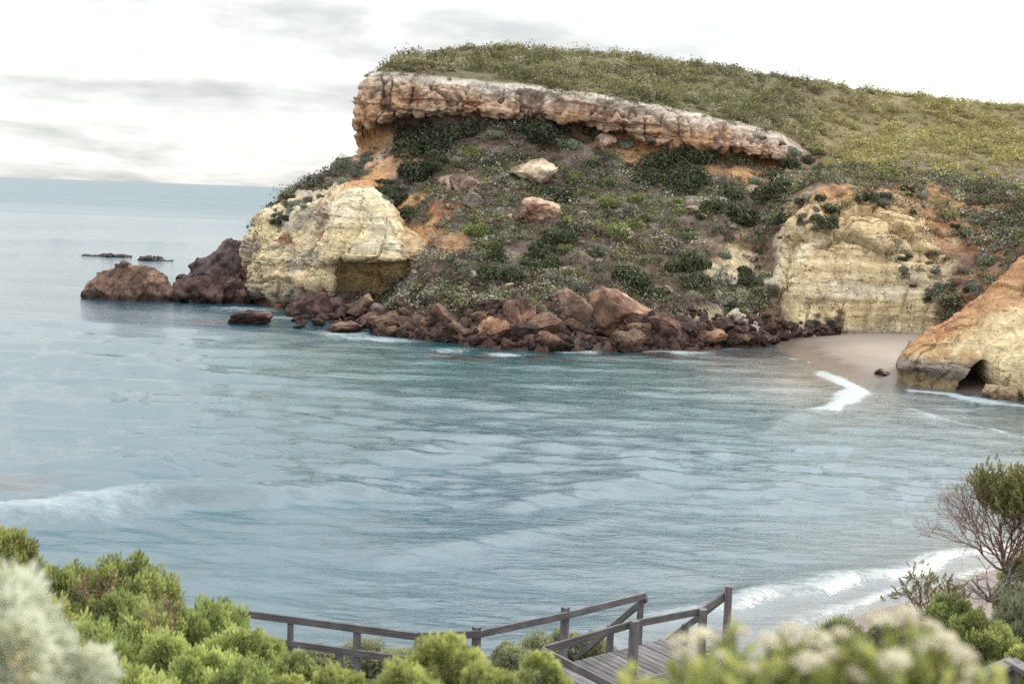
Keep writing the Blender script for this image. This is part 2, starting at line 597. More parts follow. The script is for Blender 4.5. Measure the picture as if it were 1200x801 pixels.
A = np.array(ctrl[0])
b1, b2 = A.copy(), A.copy()
b1 += np.array([9, 20, 0.0])
b2 += np.array([42, 48, 0.0])
b1[:6, 2] *= 0.9
b2[:, 2] *= 0.8
ctrl = np.array([b2, b1] + ctrl)
VS = [5, 46, 86, 84, 26, 60, 34, 36, 6, 4]
P, U, V = sheet(ctrl, 610, VS)
NU, NV = P.shape[:2]
Nn = normals(P)
if Nn[NU // 2, NV // 3] @ np.array([0, -1, 0.5]) < 0:
    Nn = -Nn
UU, VV = np.meshgrid(U, V, indexing='ij')
cap_u = sstep(UU, 1.0, 2.0) * (1 - sstep(UU, 9.6, 11.3))      # where the caprock ledge exists
cap = sstep(VV, 3.95, 4.35) * (1 - sstep(VV, 5.72, 6.0)) * cap_u
cove = sstep(UU, 10.7, 11.4) * (1 - sstep(UU, 13.7, 14.4)) * sstep(VV, 0.8, 1.05) * (1 - sstep(VV, 3.0, 3.3))
slope = sstep(VV, 1.0, 1.6) * (1 - sstep(VV, 3.8, 4.1)) * (1 - cove)
plat = sstep(VV, 6.0, 6.15)
block = facets(P * np.array([0.26, 0.26, 0.20]), 3, 0.45, 1.0, 0.35)
block2 = facets(P * np.array([0.8, 0.8, 0.5]), 8, 0.16, 0.35, 0.22)
big = fbm(P * 0.055, 4, seed=1)
med = fbm(P * 0.28, 4, seed=2)
fine = fbm(P * 1.1, 3, seed=4)
flute = fbm(np.stack([P[..., 0] * 0.55, P[..., 1] * 0.55, P[..., 2] * 0.10], -1), 4, seed=31, ridged=True)
disp = (0.8 * big + 0.45 * med + 0.18 * fine) * (1 - 0.5 * plat)
strat2 = sstep(vnoise(np.stack([P[..., 0] * 0.10, P[..., 1] * 0.10, P[..., 2] * 1.6], -1), 43), -0.1, 0.1) - 0.5
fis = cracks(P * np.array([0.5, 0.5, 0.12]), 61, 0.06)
karst = fbm(P * np.array([1.5, 1.5, 1.1]), 4, seed=62, ridged=True)
disp = disp + cap * (0.75 * block + 0.6 * block2 + 0.3 * flute * sstep(VV, 4.8, 5.6) + 0.18 * karst - 0.8 * fis + 0.4 * strat2)
disp = disp + slope * (0.30 * block * sstep(med, -0.1, 0.4) + 0.22 * block2 + 0.5 * med)
strat = vnoise(np.stack([P[..., 0] * 0.05, P[..., 1] * 0.05, P[..., 2] * 1.1], -1), 40) * 0.35 + vnoise(np.stack([P[..., 0] * 0.12, P[..., 1] * 0.12, P[..., 2] * 2.7], -1), 41) * 0.15
disp = np.where(cove > 0, lerp(disp, 0.30 * med + 1.1 * block * sstep(VV, 1.7, 2.3) + 0.18 * block + strat * 0.9 + 0.7 * block2 * sstep(VV, 1.7, 2.2) + 0.15 * block2 + 0.10 * fine - 0.3 * fis, cove), disp)
toe_z = sstep(VV, 0.3, 1.0) * (1 - sstep(VV, 1.7, 2.2)) * (1 - cove)
disp = disp + toe_z * (0.9 * block + 1.0 * block2 + 0.25 * karst)
disp = disp * sstep(VV, 0.0, 0.8)
# an overhanging lip: push the ledge's shadow gap back where the noise says so
gap = cap_u * np.exp(-((VV - 4.12) / 0.20) ** 2) * sstep(fbm(P * 0.12, 3, seed=77), -0.35, 0.25)
disp = disp - 1.6 * gap
P = P + Nn * disp[..., None]
Nf = normals(P)
if Nf[NU // 2, NV // 3] @ np.array([0, -1, 0.5]) < 0:
    Nf = -Nf

# rock, soil and earth colours of the headland by bed
col = np.broadcast_to(C_SCREE, P.shape).copy()


def blend(c, target, w):
    w = np.clip(w, 0, 1)[..., None]
    return c * (1 - w) + np.asarray(target) * w


lo = fbm(P * 0.12, 4, seed=50)
hi = fbm(P * 0.6, 3, seed=51)
col = blend(col, C_DARK * 1.15, 1 - sstep(VV + 0.25 * hi, 1.25, 1.8))
col = blend(col, C_GREY * 0.75, sstep(hi + lo, 0.15, 0.6) * slope * 0.6)
col = blend(col, np.array([0.24, 0.15, 0.105]), sstep(-lo, 0.1, 0.5) * slope * 0.7)
orange_band = (sstep(VV, 3.72, 3.95) * (1 - sstep(VV, 4.35, 4.7))) * cap_u
col = blend(col, C_ORANGE, orange_band * sstep(lo + 0.4 * hi, -0.35, 0.15) * np.maximum(1 - sstep(UU, 3.2, 4.2), sstep(UU, 6.4, 7.6)))
w_cap = sstep(VV + 0.2 * hi, 4.3, 4.7) * (1 - sstep(VV, 6.02, 6.12)) * cap_u
col = blend(col, C_TAN, w_cap)
col = blend(col, C_ORANGE * 1.02, w_cap * sstep(fbm(P * 0.2, 4, seed=52), 0.0, 0.45) * 0.8 * (1 - 0.7 * sstep(VV, 5.3, 5.8)))
col = blend(col, C_RUST, w_cap * sstep(fbm(P * 0.33, 4, seed=54), 0.25, 0.55) * 0.7)
col = blend(col, C_PALE, w_cap * sstep(VV + 0.35 * lo + 0.2 * hi, 5.25, 5.9))
col = blend(col, C_GREY * 0.9, w_cap * sstep(fbm(P * np.array([0.8, 0.8, 0.2]), 4, seed=53), 0.22, 0.55) * 0.6)
# cove cliff
col = blend(col, C_CREAM, cove)
col = blend(col, C_WHITE, cove * sstep(fbm(P * np.array([0.12, 0.12, 0.4]), 4, seed=60), -0.05, 0.35))
col = blend(col, np.array([0.68, 0.53, 0.32]), cove * sstep(VV + 0.3 * lo, 1.9, 2.3) * 0.85)
col = blend(col, C_ORANGE * 0.85, cove * sstep(VV + 0.4 * lo + 0.2 * hi, 2.75, 3.3) * 0.6)
col = blend(col, C_GREY * 0.8, cove * (1 - sstep(P[..., 2] + 1.0 * hi, 0.9, 2.2)) * 0.7)
col = blend(col, np.array([0.50, 0.27, 0.14]), sstep(UU, 10.6, 11.4) * sstep(VV, 2.9, 3.2) * (1 - sstep(VV + 0.4 * lo, 3.9, 4.8)) * sstep(lo + 0.5 * hi, -0.25, 0.3) * 0.8)
col = blend(col, np.array([0.40, 0.22, 0.13]), sstep(UU, 13.6, 14.3) * sstep(VV, 0.9, 1.2) * (1 - sstep(VV, 3.8, 4.3)) * sstep(lo + 0.5 * hi, -0.3, 0.3) * 0.9)
col = blend(col, C_OLIVE, plat * cap_u)
col = blend(col, np.array([0.19, 0.155, 0.075]), plat * (1 - cap_u) * sstep(UU, 9, 11))
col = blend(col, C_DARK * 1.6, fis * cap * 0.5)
col = blend(col, C_RUST * 0.9, cracks(P * np.array([0.35, 0.35, 0.5]), 65, 0.05) * cap * 0.7)
HEAD_P, HEAD_COL, HEAD_N = P, col, Nf
COVE = cove


def world_hit_grid(Pg, step=2):
    Q = Pg[::step, ::step]
    f = grid_faces(Q.shape[0], Q.shape[1])
    return BVHTree.FromPolygons(Q.reshape(-1, 3).tolist(), f.tolist())


BVH_HEAD = world_hit_grid(HEAD_P)


def hit(px, py, trees):
    d = Vector(ray(px, py))
    best = None
    for t in trees:
        r = t.ray_cast(Vector(CAM), d)
        if r[0] is not None and (best is None or r[3] < best[3]):
            best = r
    return best


# patches of bare earth and rock of their own colour, laid on the surface where they crop out
patches = [
    (448, 200, 4.2, C_ORANGE * 1.15, 1.0), (470, 240, 4.0, C_ORANGE * 1.05, 1.0), (480, 285, 3.6, C_ORANGE, 0.9), (505, 262, 3.0, C_ORANGE * 0.9, 0.8),
    (440, 185, 3.0, C_TAN * 1.1, 0.8), (525, 285, 3.0, C_ORANGE * 0.85, 0.8), (515, 240, 2.4, C_RUST, 0.8), (430, 165, 2.5, C_ORANGE, 0.9), (540, 215, 2.5, C_TAN, 0.7),
    (850, 340, 4.2, C_WHITE * 0.85, 1.0), (865, 300, 3.0, C_CREAM * 0.85, 0.9), (835, 372, 3.0, C_CREAM * 0.8, 0.8), (870, 370, 3.2, C_WHITE * 0.8, 0.8),
    (880, 265, 2.6, C_CREAM * 0.75, 0.7), (822, 320, 1.8, C_CREAM * 0.75, 0.7), (845, 395, 1.8, C_TAN * 0.8, 0.6),
    (800, 205, 3.2, C_ORANGE * 0.95, 0.8), (870, 205, 3.0, C_ORANGE * 1.1, 0.9), (900, 215, 2.6, C_ORANGE * 0.8, 0.7),
    (1010, 212, 2.2, C_ORANGE * 0.9, 0.7), (1080, 225, 3.0, C_ORANGE * 0.7, 0.6), (1150, 250, 4.0, C_ORANGE * 0.7, 0.7), (1110, 290, 2.5, C_RUST, 0.5),
    (735, 184, 2.2, C_ORANGE * 0.95, 0.9), (775, 190, 2.2, C_ORANGE, 0.9), (835, 198, 2.4, C_ORANGE, 0.9), (905, 202, 2.6, C_ORANGE * 0.95, 0.9), (940, 212, 3.0, C_ORANGE * 0.85, 0.8), (1040, 222, 2.6, C_ORANGE * 0.85, 0.8), (1120, 240, 3.0, C_ORANGE * 0.8, 0.8),
    (700, 300, 5.0, np.array([0.17, 0.13, 0.115]), 0.7), (770, 280, 5.0, np.array([0.17, 0.13, 0.11]), 0.7), (640, 290, 4.0, np.array([0.16, 0.12, 0.11]), 0.6),
    (500, 330, 3.5, C_DARK * 1.5, 0.8), (560, 330, 4, C_DARK * 1.6, 0.6),
]
flat = HEAD_P.reshape(-1, 3)
cflat = HEAD_COL.reshape(-1, 3).copy()
wob = fbm(flat * 0.5, 3, seed=88)
for (px, py, rad, c_, s_) in patches:
    h_ = hit(px, py, [BVH_HEAD])
    if h_ is None:
        continue
    d = np.linalg.norm(flat - np.array(h_[0]), axis=1) / rad
    w = (1 - sstep(d + 0.9 * wob, 0.35, 1.15)) * s_
    cflat = cflat * (1 - w[:, None]) + np.asarray(c_) * w[:, None]
HEAD_COL = cflat.reshape(HEAD_P.shape)
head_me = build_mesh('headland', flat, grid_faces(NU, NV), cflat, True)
head_me.materials.append(M_ROCK)
head_me.materials.append(M_LIME)
head_me.polygons.foreach_set('material_index', (COVE[:-1, :-1] > 0.55).astype(np.int32).ravel())
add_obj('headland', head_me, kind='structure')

# ------------------------------------------------------------------ limestone buttress at the seaward end
bcols = [
    # under/base        low               ledge under       ledge over        upper             top               back
    [(300, 345, 146), (298, 330, 146), (296, 312, 146), (296, 306, 146), (298, 290, 147), (302, 272, 148), (312, 262, 152)],
    [(285, 350, 139.5), (284, 330, 139.5), (285, 312, 139.5), (285, 305, 139.5), (286, 290, 140), (292, 268, 142), (312, 250, 148)],
    [(304, 357, 135.5), (302, 335, 135.5), (303, 314, 136), (303, 306, 135.6), (304, 285, 136.5), (312, 255, 140), (330, 240, 147)],
    [(330, 364, 132), (330, 338, 132), (330, 314, 133), (330, 306, 132.6), (332, 285, 134), (340, 250, 137.5), (355, 228, 146)],
    [(362, 369, 129.5), (364, 340, 129), (366, 314, 130), (366, 306, 129.5), (367, 280, 131.5), (370, 244, 135), (378, 222, 144)],
    [(384, 364, 128), (386, 340, 127.5), (388, 312, 128), (386, 304, 127), (386, 275, 128.5), (389, 240, 131), (398, 214, 141)],
    [(400, 362, 130.5), (402, 338, 130), (404, 309, 129), (402, 301, 126.2), (402, 270, 127.5), (404, 230, 130), (412, 212, 140)],
    [(428, 358, 130.5), (428, 336, 130), (428, 309, 128.5), (428, 301, 125.6), (427, 268, 127), (428, 226, 130), (430, 213, 140)],
    [(452, 356, 129.5), (452, 335, 129), (452, 309, 127.5), (452, 302, 125.6), (451, 270, 127), (450, 236, 130), (450, 226, 140)],
    [(474, 352, 128.5), (474, 333, 128.5), (474, 309, 127.5), (474, 303, 126.5), (473, 285, 127.5), (471, 266, 130), (470, 256, 140)],
    [(492, 346, 128), (493, 330, 128.5), (494, 312, 128.5), (494, 306, 128), (493, 292, 129), (490, 276, 131), (488, 266, 140)],
    [(510, 342, 133), (510, 328, 134), (510, 314, 135), (509, 306, 136), (507, 296, 137), (503, 284, 138), (500, 276, 143)],
]
bctrl = []
for c in bcols:
    pts = [at(*p) for p in c]
    toe = pts[0] + np.array([0, -0.4, 0])
    toe[2] = min(-1.5, pts[0][2] - 2)
    bctrl.append([toe] + pts)
P, U, V = sheet(bctrl, 260, [8, 34, 26, 10, 36, 44, 26])
UU, VV = np.meshgrid(U, V, indexing='ij')
Nn = normals(P)
if Nn[150, 60] @ np.array([0, -1, 0.2]) < 0:
    Nn = -Nn
bl = facets(P * np.array([0.2, 0.2, 0.22]), 13, 0.3, 0.7, 0.2)
bl2 = facets(P * np.array([0.7, 0.7, 0.8]), 18, 0.12, 0.25, 0.12)
lay = vnoise(np.stack([P[..., 0] * 0.06, P[..., 1] * 0.06, P[..., 2] * 0.8], -1), 42)
med, fine = fbm(P * 0.3, 4, seed=22), fbm(P * 1.2, 4, seed=24)
leftw = 1 - sstep(UU, 4.4, 5.2)
disp = 0.35 * med + 0.08 * fine + 0.13 * lay + 0.13 * (sstep(vnoise(np.stack([P[..., 0] * 0.12, P[..., 1] * 0.12, P[..., 2] * 1.5], -1), 44), -0.08, 0.08) - 0.5) + bl * (0.8 + 0.5 * leftw) + bl2 * (0.2 + 0.7 * leftw) - 0.35 * cracks(P * np.array([0.22, 0.22, 0.10]), 63, 0.03)
pit = np.clip(fbm(P * 1.6, 3, seed=27) - 0.25, 0, 1) * (1.2 * leftw + 0.3)
disp -= pit
P = P + Nn * (disp * sstep(VV, 0, 0.8))[..., None]
lo, hi = fbm(P * 0.16, 4, seed=71), fbm(P * 0.7, 4, seed=72)
col = np.broadcast_to(C_CREAM, P.shape).copy()
col = blend(col, C_WHITE, sstep(VV, 4.0, 4.4) * sstep(lo + 0.3 * hi, -0.2, 0.3) * 0.7)
col = blend(col, np.array([0.62, 0.44, 0.20]), (1 - sstep(VV, 3.2, 3.6)) * sstep(UU, 5.2, 6) * 0.85)
col = blend(col, C_GREY * 1.05, leftw * sstep(fbm(P * np.array([0.2, 0.2, 0.5]), 4, seed=73), -0.05, 0.35) * 0.8)
col = blend(col, C_TAN * 0.75, leftw * sstep(hi + lo, 0.1, 0.5) * 0.8)
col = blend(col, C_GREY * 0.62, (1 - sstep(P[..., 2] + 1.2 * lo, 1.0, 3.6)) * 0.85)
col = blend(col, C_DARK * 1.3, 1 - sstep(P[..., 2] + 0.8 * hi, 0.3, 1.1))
col = blend(col, C_RUST * 0.8, leftw * sstep(fbm(P * 0.4, 4, seed=75), 0.22, 0.5) * 0.8)
col = blend(col, C_ORANGE * 0.9, sstep(UU, 8.6, 9.6) * sstep(lo + 0.4 * hi, -0.3, 0.2) * 0.85)
col = blend(col, C_ORANGE, sstep(VV, 6.1, 6.6) * sstep(UU, 5, 6))
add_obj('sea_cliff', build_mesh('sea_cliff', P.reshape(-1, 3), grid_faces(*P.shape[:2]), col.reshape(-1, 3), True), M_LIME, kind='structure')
BVH_BUT = world_hit_grid(P, 2)

# ------------------------------------------------------------------ spur with the sea cave
scols = [
    [(1085, 436, 104), (1085, 425, 104), (1088, 416, 104), (1092, 408, 104), (1105, 402, 106), (1120, 400, 110)],
    [(1058, 442, 97), (1057, 425, 97), (1058, 414, 97), (1063, 408, 98), (1080, 399, 101), (1100, 392, 106)],
    [(1056, 446, 92.6), (1053, 430, 92.2), (1056, 413, 92.5), (1066, 404, 94), (1082, 394, 99), (1110, 385, 106)],
    [(1080, 450, 90.6), (1078, 430, 90.2), (1080, 410, 91), (1094, 386, 94), (1106, 379, 100), (1125, 374, 108)],
    [(1110, 452, 89.8), (1110, 432, 89.6), (1116, 402, 91), (1132, 360, 95), (1142, 353, 102), (1150, 350, 110)],
    [(1140, 454, 89.3), (1143, 430, 89.5), (1150, 396, 91.3), (1165, 335, 96), (1174, 329, 104), (1185, 328, 112)],
    [(1170, 457, 88.6), (1173, 430, 88.8), (1180, 390, 91), (1199, 305, 97), (1208, 300, 105), (1215, 300, 114)],
    [(1200, 462, 87), (1200, 430, 87.5), (1206, 385, 90), (1225, 280, 98), (1232, 276, 106), (1240, 276, 115)],
    [(1270, 476, 84), (1270, 440, 85), (1275, 380, 88), (1290, 245, 99), (1296, 240, 108), (1300, 240, 116)],
    [(1400, 500, 80), (1400, 450, 82), (1400, 370, 87), (1410, 220, 100), (1415, 215, 110), (1420, 215, 118)],
]
sctrl = []
for c in scols:
    pts = [at(*p) for p in c]
    toe = pts[0] + np.array([0, -0.3, 0])
    toe[2] = -1.5
    sctrl.append([toe] + pts)
P, U, V = sheet(sctrl, 300, [8, 44, 48, 60, 30, 10])
UU, VV = np.meshgrid(U, V, indexing='ij')
Nn = normals(P)
if Nn[150, 60] @ np.array([0, -1, 0.2]) < 0:
    Nn = -Nn
med, fine = fbm(P * 0.3, 4, seed=122), fbm(P * 1.2, 4, seed=124)
lay = vnoise(np.stack([P[..., 0] * 0.1, P[..., 1] * 0.1, P[..., 2] * 1.5], -1), 142)
P = P + Nn * ((0.35 * med + 0.12 * fine + 0.15 * lay + 0.5 * facets(P * 0.22, 113, 0.3, 0.7, 0.2) + 0.3 * facets(P * 0.8, 118, 0.15, 0.3, 0.15)) * sstep(VV, 0, 0.8))[..., None]
# the rounded lobe in front and the arched cave beside it, in metres on the rock face
lobe_c = at(1210, 425, 88)
lobe_r = ((P[..., 0] - lobe_c[0]) / 2.9) ** 2 + ((P[..., 2] - lobe_c[2]) / 4.2) ** 2
bul = np.sqrt(np.clip(1 - lobe_r, 0, 1)) * (VV < 4.2)
cave_c = on_z(1146, 455, 0.0)
ax, az = (P[..., 0] - cave_c[0]) / 2.2, (P[..., 2] + 0.2) / (2.75 + 0.5 * (P[..., 0] - cave_c[0]))
cave = (1 - sstep(np.sqrt(ax ** 2 + np.clip(az, 0, 9) ** 2) + 0.12 * fine, 0.82, 1.0)) * (VV < 4)
cave = cave * (1 - sstep(bul, 0.05, 0.35))
P[..., 1] += cave * 7.0 - bul * 2.6
P[..., 0] += cave * 1.0
lo, hi = fbm(P * 0.2, 4, seed=171), fbm(P * 0.8, 4, seed=172)
col = np.broadcast_to(C_CREAM * 0.98, P.shape).copy()
col = blend(col, C_WHITE, sstep(lo, 0.0, 0.3) * 0.8)
col = blend(col, C_ORANGE * 0.95, sstep(VV + 0.6 * lo + 0.25 * hi - 0.12 * (UU - 5), 2.75, 3.5) * 0.85)
col = blend(col, C_RUST * 1.2, sstep(VV + 0.5 * hi, 3.2, 3.9) * 0.6)
col = blend(col, C_ORANGE * 0.9, sstep(fbm(P * np.array([0.5, 0.5, 0.12]), 4, seed=176), 0.1, 0.45) * sstep(VV, 1.8, 2.6) * 0.7)
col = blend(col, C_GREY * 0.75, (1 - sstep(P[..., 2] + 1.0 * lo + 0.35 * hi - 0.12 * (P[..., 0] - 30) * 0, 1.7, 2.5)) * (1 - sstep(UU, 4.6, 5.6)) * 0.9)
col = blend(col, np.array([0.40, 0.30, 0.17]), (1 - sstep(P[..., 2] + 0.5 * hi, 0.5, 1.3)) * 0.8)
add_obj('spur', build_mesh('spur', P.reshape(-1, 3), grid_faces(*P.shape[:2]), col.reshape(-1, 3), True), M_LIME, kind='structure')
BVH_SPUR = world_hit_grid(P, 2)
TREES = [BVH_HEAD, BVH_BUT, BVH_SPUR]

# ------------------------------------------------------------------ shoreline, beach and near slope
SHORE = np.array([(-60, 21), (-20, 26), (-6, 25), (2, 27.5), (7.2, 33.3), (10.7, 36.8), (15.2, 41.0), (20.5, 46.0), (30, 56), (40, 68), (42, 80), (36, 88), (29.0, 92.5),
                  (26.2, 96), (25.6, 103), (25.2, 110), (25.0, 117), (27, 124), (60, 190), (400, 800), (4000, 9000)], float)
SHORE_R = [tuple(p) for p in SHORE]


def shore_d(xy):
    """metres inland (+) or out to sea (-)"""
    d, a, s = poly_dist(xy, SHORE_R)
    return np.where(s < 0, d, -d)


gx, gy = np.meshgrid(np.linspace(-10, 70, 121), np.linspace(26, 126, 151), indexing='ij')
xy = np.stack([gx.ravel(), gy.ravel()], -1)
sdv = shore_d(xy)
z = np.where(sdv > 0, 0.05 + 1.15 * (1 - np.exp(-np.clip(sdv, 0, None) / 9.0)), 0.05 + 0.09 * sdv)
z = z + 0.03 * fbm(np.c_[xy * 0.5, np.zeros(len(xy))], 3, seed=200)
mt, t, out = new_mat('sand')
bs = N(t, 'ShaderNodeBsdfPrincipled', inp={'Specular IOR Level': 0.4})
geo = N(t, 'ShaderNodeNewGeometry')
sx = N(t, 'ShaderNodeSeparateXYZ')
L(t, geo.outputs['Position'], sx.inputs[0])
ns = N(t, 'ShaderNodeTexNoise', inp={'Scale': 0.6, 'Detail': 8.0})
L(t, geo.outputs['Position'], ns.inputs['Vector'])
wet = math_node(t, 'ADD', sx.outputs[2], math_node(t, 'MULTIPLY', math_node(t, 'SUBTRACT', ns.outputs['Fac'], 0.5), 0.35))
L(t, ramp(t, wet, [(0.28, (0.125, 0.098, 0.084)), (0.66, (0.25, 0.212, 0.182))]), bs.inputs['Base Color'])
L(t, ramp(t, wet, [(0.2, 0.30), (0.5, 0.9)]), bs.inputs['Roughness'])
nf = N(t, 'ShaderNodeTexNoise', inp={'Scale': 9.0, 'Detail': 4.0})
L(t, geo.outputs['Position'], nf.inputs['Vector'])
bpn = N(t, 'ShaderNodeBump', inp={'Strength': 0.25, 'Distance': 0.05})
L(t, nf.outputs['Fac'], bpn.inputs['Height'])
L(t, bpn.outputs[0], bs.inputs['Normal'])
L(t, bs.outputs[0], out.inputs[0])
add_obj('beach', build_mesh('beach', np.c_[xy, z], grid_faces(121, 151), None, True), mt, kind='structure')


def ground_z(x, y):
    x, y = np.asarray(x, float), np.asarray(y, float)
    g = np.where(y < 17, 11.25 - 0.38 * y, 11.25 - 0.38 * 17 - 0.24 * (y - 17))
    g = g + 0.16 * np.clip(np.abs(x) - 2, 0, 4) * (1 - sstep(y, 15, 19))
    g = g - 0.6 * sstep(y, 22, 26) - 2.5 * sstep(y, 26, 33)
    g = g - 3.0 * sstep(-x, 6, 22) * sstep(y, 18, 30)
    return g


gx, gy = np.meshgrid(np.linspace(-34, 34, 130), np.linspace(-6, 37, 90), indexing='ij')
xy = np.stack([gx.ravel(), gy.ravel()], -1)
gz = ground_z(xy[:, 0], xy[:, 1]) + 0.10 * fbm(np.c_[xy * 0.7, np.zeros(len(xy))], 4, seed=210)
lo = fbm(np.c_[xy * 0.4, np.zeros(len(xy))], 4, seed=211)
gc = lerp(np.array([0.13, 0.095, 0.07]), np.array([0.24, 0.19, 0.14]), sstep(lo, -0.3, 0.4)[:, None])
add_obj('slope', build_mesh('slope', np.c_[xy, gz], grid_faces(130, 90), gc, True), rock_material('slope_soil', 3.0, 0, 0.6, 0.4), kind='structure')

# ------------------------------------------------------------------ sea
rows = []
y = 22.0
while y < 420:
    rows.append(y)
    y += max(0.10, 1.35 * y * y / (13 * 1236.0))
while y < 70000:
    rows.append(y)
    y *= 1.16
rows = np.array(rows)
tcol = np.concatenate([np.linspace(-3.0, -0.56, 14)[:-1], np.linspace(-0.56, 0.56, 620), np.linspace(0.56, 3.0, 14)[1:]])
YY = rows[None, :] * np.ones((len(tcol), 1))
XX = tcol[:, None] * rows[None, :]
xy = np.stack([XX.ravel(), YY.ravel()], -1)
n = len(xy)
dist = np.linalg.norm(xy, axis=1)
near = dist < 700
q = xy[near]
z = np.zeros(n)
foam = np.zeros(n)
sdn = shore_d(q)
open_sea = sstep(-q[:, 0] + 0.35 * (q[:, 1] - 100), -25, 30)          # sheltered bay -> open water
calm = sstep(-sdn, 0.0, 9.0)
zz = np.zeros(len(q))
wr = np.random.default_rng(3)
warp = 3.0 * fbm(np.c_[q * 0.03, np.zeros(len(q))], 3, seed=301)
for k in range(54):
    short = k < 44
    lam = 0.42 * (1.055 ** k) if short else 5.5 * 1.12 ** (k - 44)
    ang = R(260) + wr.normal(0, 0.30 if short else 0.2)
    kx, ky = math.cos(ang), math.sin(ang)
    amp = lam / (2 * math.pi) * ((0.075 if lam < 1.6 else 0.068) if short else 0.020) * (0.6 + 0.8 * wr.random())
    ph = 2 * math.pi * ((q[:, 0] * kx + q[:, 1] * ky + warp * (0.4 if short else 1)) / lam) + wr.random() * 6.28
    fade = 1 - sstep(dist[near] / (56 * math.sqrt(lam)), 0.75, 1.25)
    env = 0.45 + 1.05 * sstep(vnoise(np.c_[q * np.array([0.08, 0.28]) / lam, np.full(len(q), k * 7.7)], 350 + k), -0.5, 0.6)
    zz += amp * fade * env * (np.sin(ph) + 0.25 * np.cos(2 * ph))
patch = 0.60 + 0.80 * sstep(fbm(np.c_[q * np.array([0.03, 0.07]), np.zeros(len(q))], 4, seed=302), -0.35, 0.4)
zz *= lerp(0.50, 0.85, open_sea) * lerp(0.15, 1.0, calm) * patch
# breaking and unbroken swells: crest line, height, width, foam along the crest
crests = [
    ([(1010, 472), (1070, 480), (1130, 497), (1190, 512), (1260, 520)], 0.10, 0.45, [(0, 0.2), (0.4, 0.5), (1, 0.45)]),
    ([(780, 770), (860, 742), (930, 722), (1000, 704), (1090, 684), (1180, 664)], 0.10, 0.45, [(0, 0.3), (0.5, 0.5), (1, 0.45)]),
    ([(560, 600), (680, 578), (800, 548), (900, 520)], 0.26, 1.3, [(0, 0.0), (0.6, 0.0), (1, 0.0)]),
    ([(420, 660), (560, 640), (700, 612), (840, 580)], 0.24, 1.2, [(0, 0.0), (1, 0.0)]),
    ([(-160, 625), (20, 612), (90, 606), (160, 602), (300, 590), (430, 574), (560, 556)], 1.0, 1.25, [(0, 0.56), (0.34, 0.64), (0.46, 0.06), (0.6, 0.0), (1, 0.0)]),
    ([(300, 566), (420, 546), (520, 520), (640, 500)], 0.30, 1.4, [(0, 0), (1, 0.0)]),
    ([(880, 508), (940, 490), (985, 474), (1008, 460), (985, 446), (968, 436)], 0.24, 0.9, [(0, 0.0), (0.25, 0.2), (0.42, 0.75), (0.7, 0.95), (1, 0.6)]),
    ([(600, 776), (720, 742), (840, 716), (950, 692), (1040, 672), (1140, 650), (1260, 620)], 0.30, 0.7, [(0, 0.2), (0.3, 0.5), (0.6, 0.52), (1, 0.5)]),
    ([(1070, 458), (1110, 462), (1160, 472), (1230, 480)], 0.10, 0.8, [(0, 0.8), (1, 0.7)]),
    ([(900, 416), (925, 421), (948, 424)], 0.08, 0.6, [(0, 0.3), (1, 0.8)]),
    ([(-100, 282), (60, 283), (180, 286), (280, 284)], 0.75, 3.2, [(0, 0), (1, 0)]),
    ([(-100, 268), (80, 266), (220, 268)], 0.8, 5.0, [(0, 0), (1, 0)]),
    ([(-50, 300), (120, 296), (160, 299), (215, 303), (290, 300)], 0.25, 2.0, [(0, 0.1), (0.4, 0.45), (1, 0.4)]),
    ([(40, 545), (160, 548), (300, 540)], 0.28, 1.5, [(0, 0.1), (1, 0)]),
    ([(0, 470), (140, 478), (330, 470), (450, 462)], 0.25, 1.6, [(0, 0.0), (1, 0)]),
    ([(30, 420), (160, 428), (300, 424)], 0.3, 1.8, [(0, 0.0), (1, 0)]),
]
fz = np.zeros(len(q))
for pts, h_, w_, fo in crests:
    line = [on_z(*p)[:2] for p in pts]
    lx0, ly0 = np.min(line, axis=0) - 12
    lx1, ly1 = np.max(line, axis=0) + 12
    sel = np.where((q[:, 0] > lx0) & (q[:, 0] < lx1) & (q[:, 1] > ly0) & (q[:, 1] < ly1))[0]
    d, a, s = poly_dist(q[sel] + 0.5 * np.stack([vnoise(np.c_[q[sel] * 0.35, np.zeros(len(sel))], 311), vnoise(np.c_[q[sel] * 0.35, np.ones(len(sel))], 312)], -1), line)
    sgn = d * s                                                    # + beyond the crest, - towards the shore side
    ends = sstep(a, 0, 0.08) * (1 - sstep(a, 0.55, 0.9))
    prof = np.where(sgn > 0, np.exp(-(sgn / (w_ * 1.9)) ** 2), np.exp(-(sgn / (w_ * 0.62)) ** 2))
    prof = prof * (0.75 + 0.35 * vnoise(np.c_[q[sel] * 0.22, np.zeros(len(sel))], 313))
    zz[sel] += h_ * prof * ends
    f_ = np.interp(a, [p[0] for p in fo], [p[1] for p in fo])
    band = np.exp(-(np.clip(-sgn, 0, None) / (w_ * 1.15)) ** 2) * np.exp(-(np.clip(sgn, 0, None) / (w_ * 1.3)) ** 2)
    fz[sel] = np.maximum(fz[sel], f_ * band * 1.15)
    if h_ < 0.32 and max(p[1] for p in fo) > 0.6:
        trail = np.exp(-np.clip(-sgn, 0, None) / 3.5) * (sgn < 0)
        fz[sel] = np.maximum(fz[sel], 0.5 * f_ * trail)
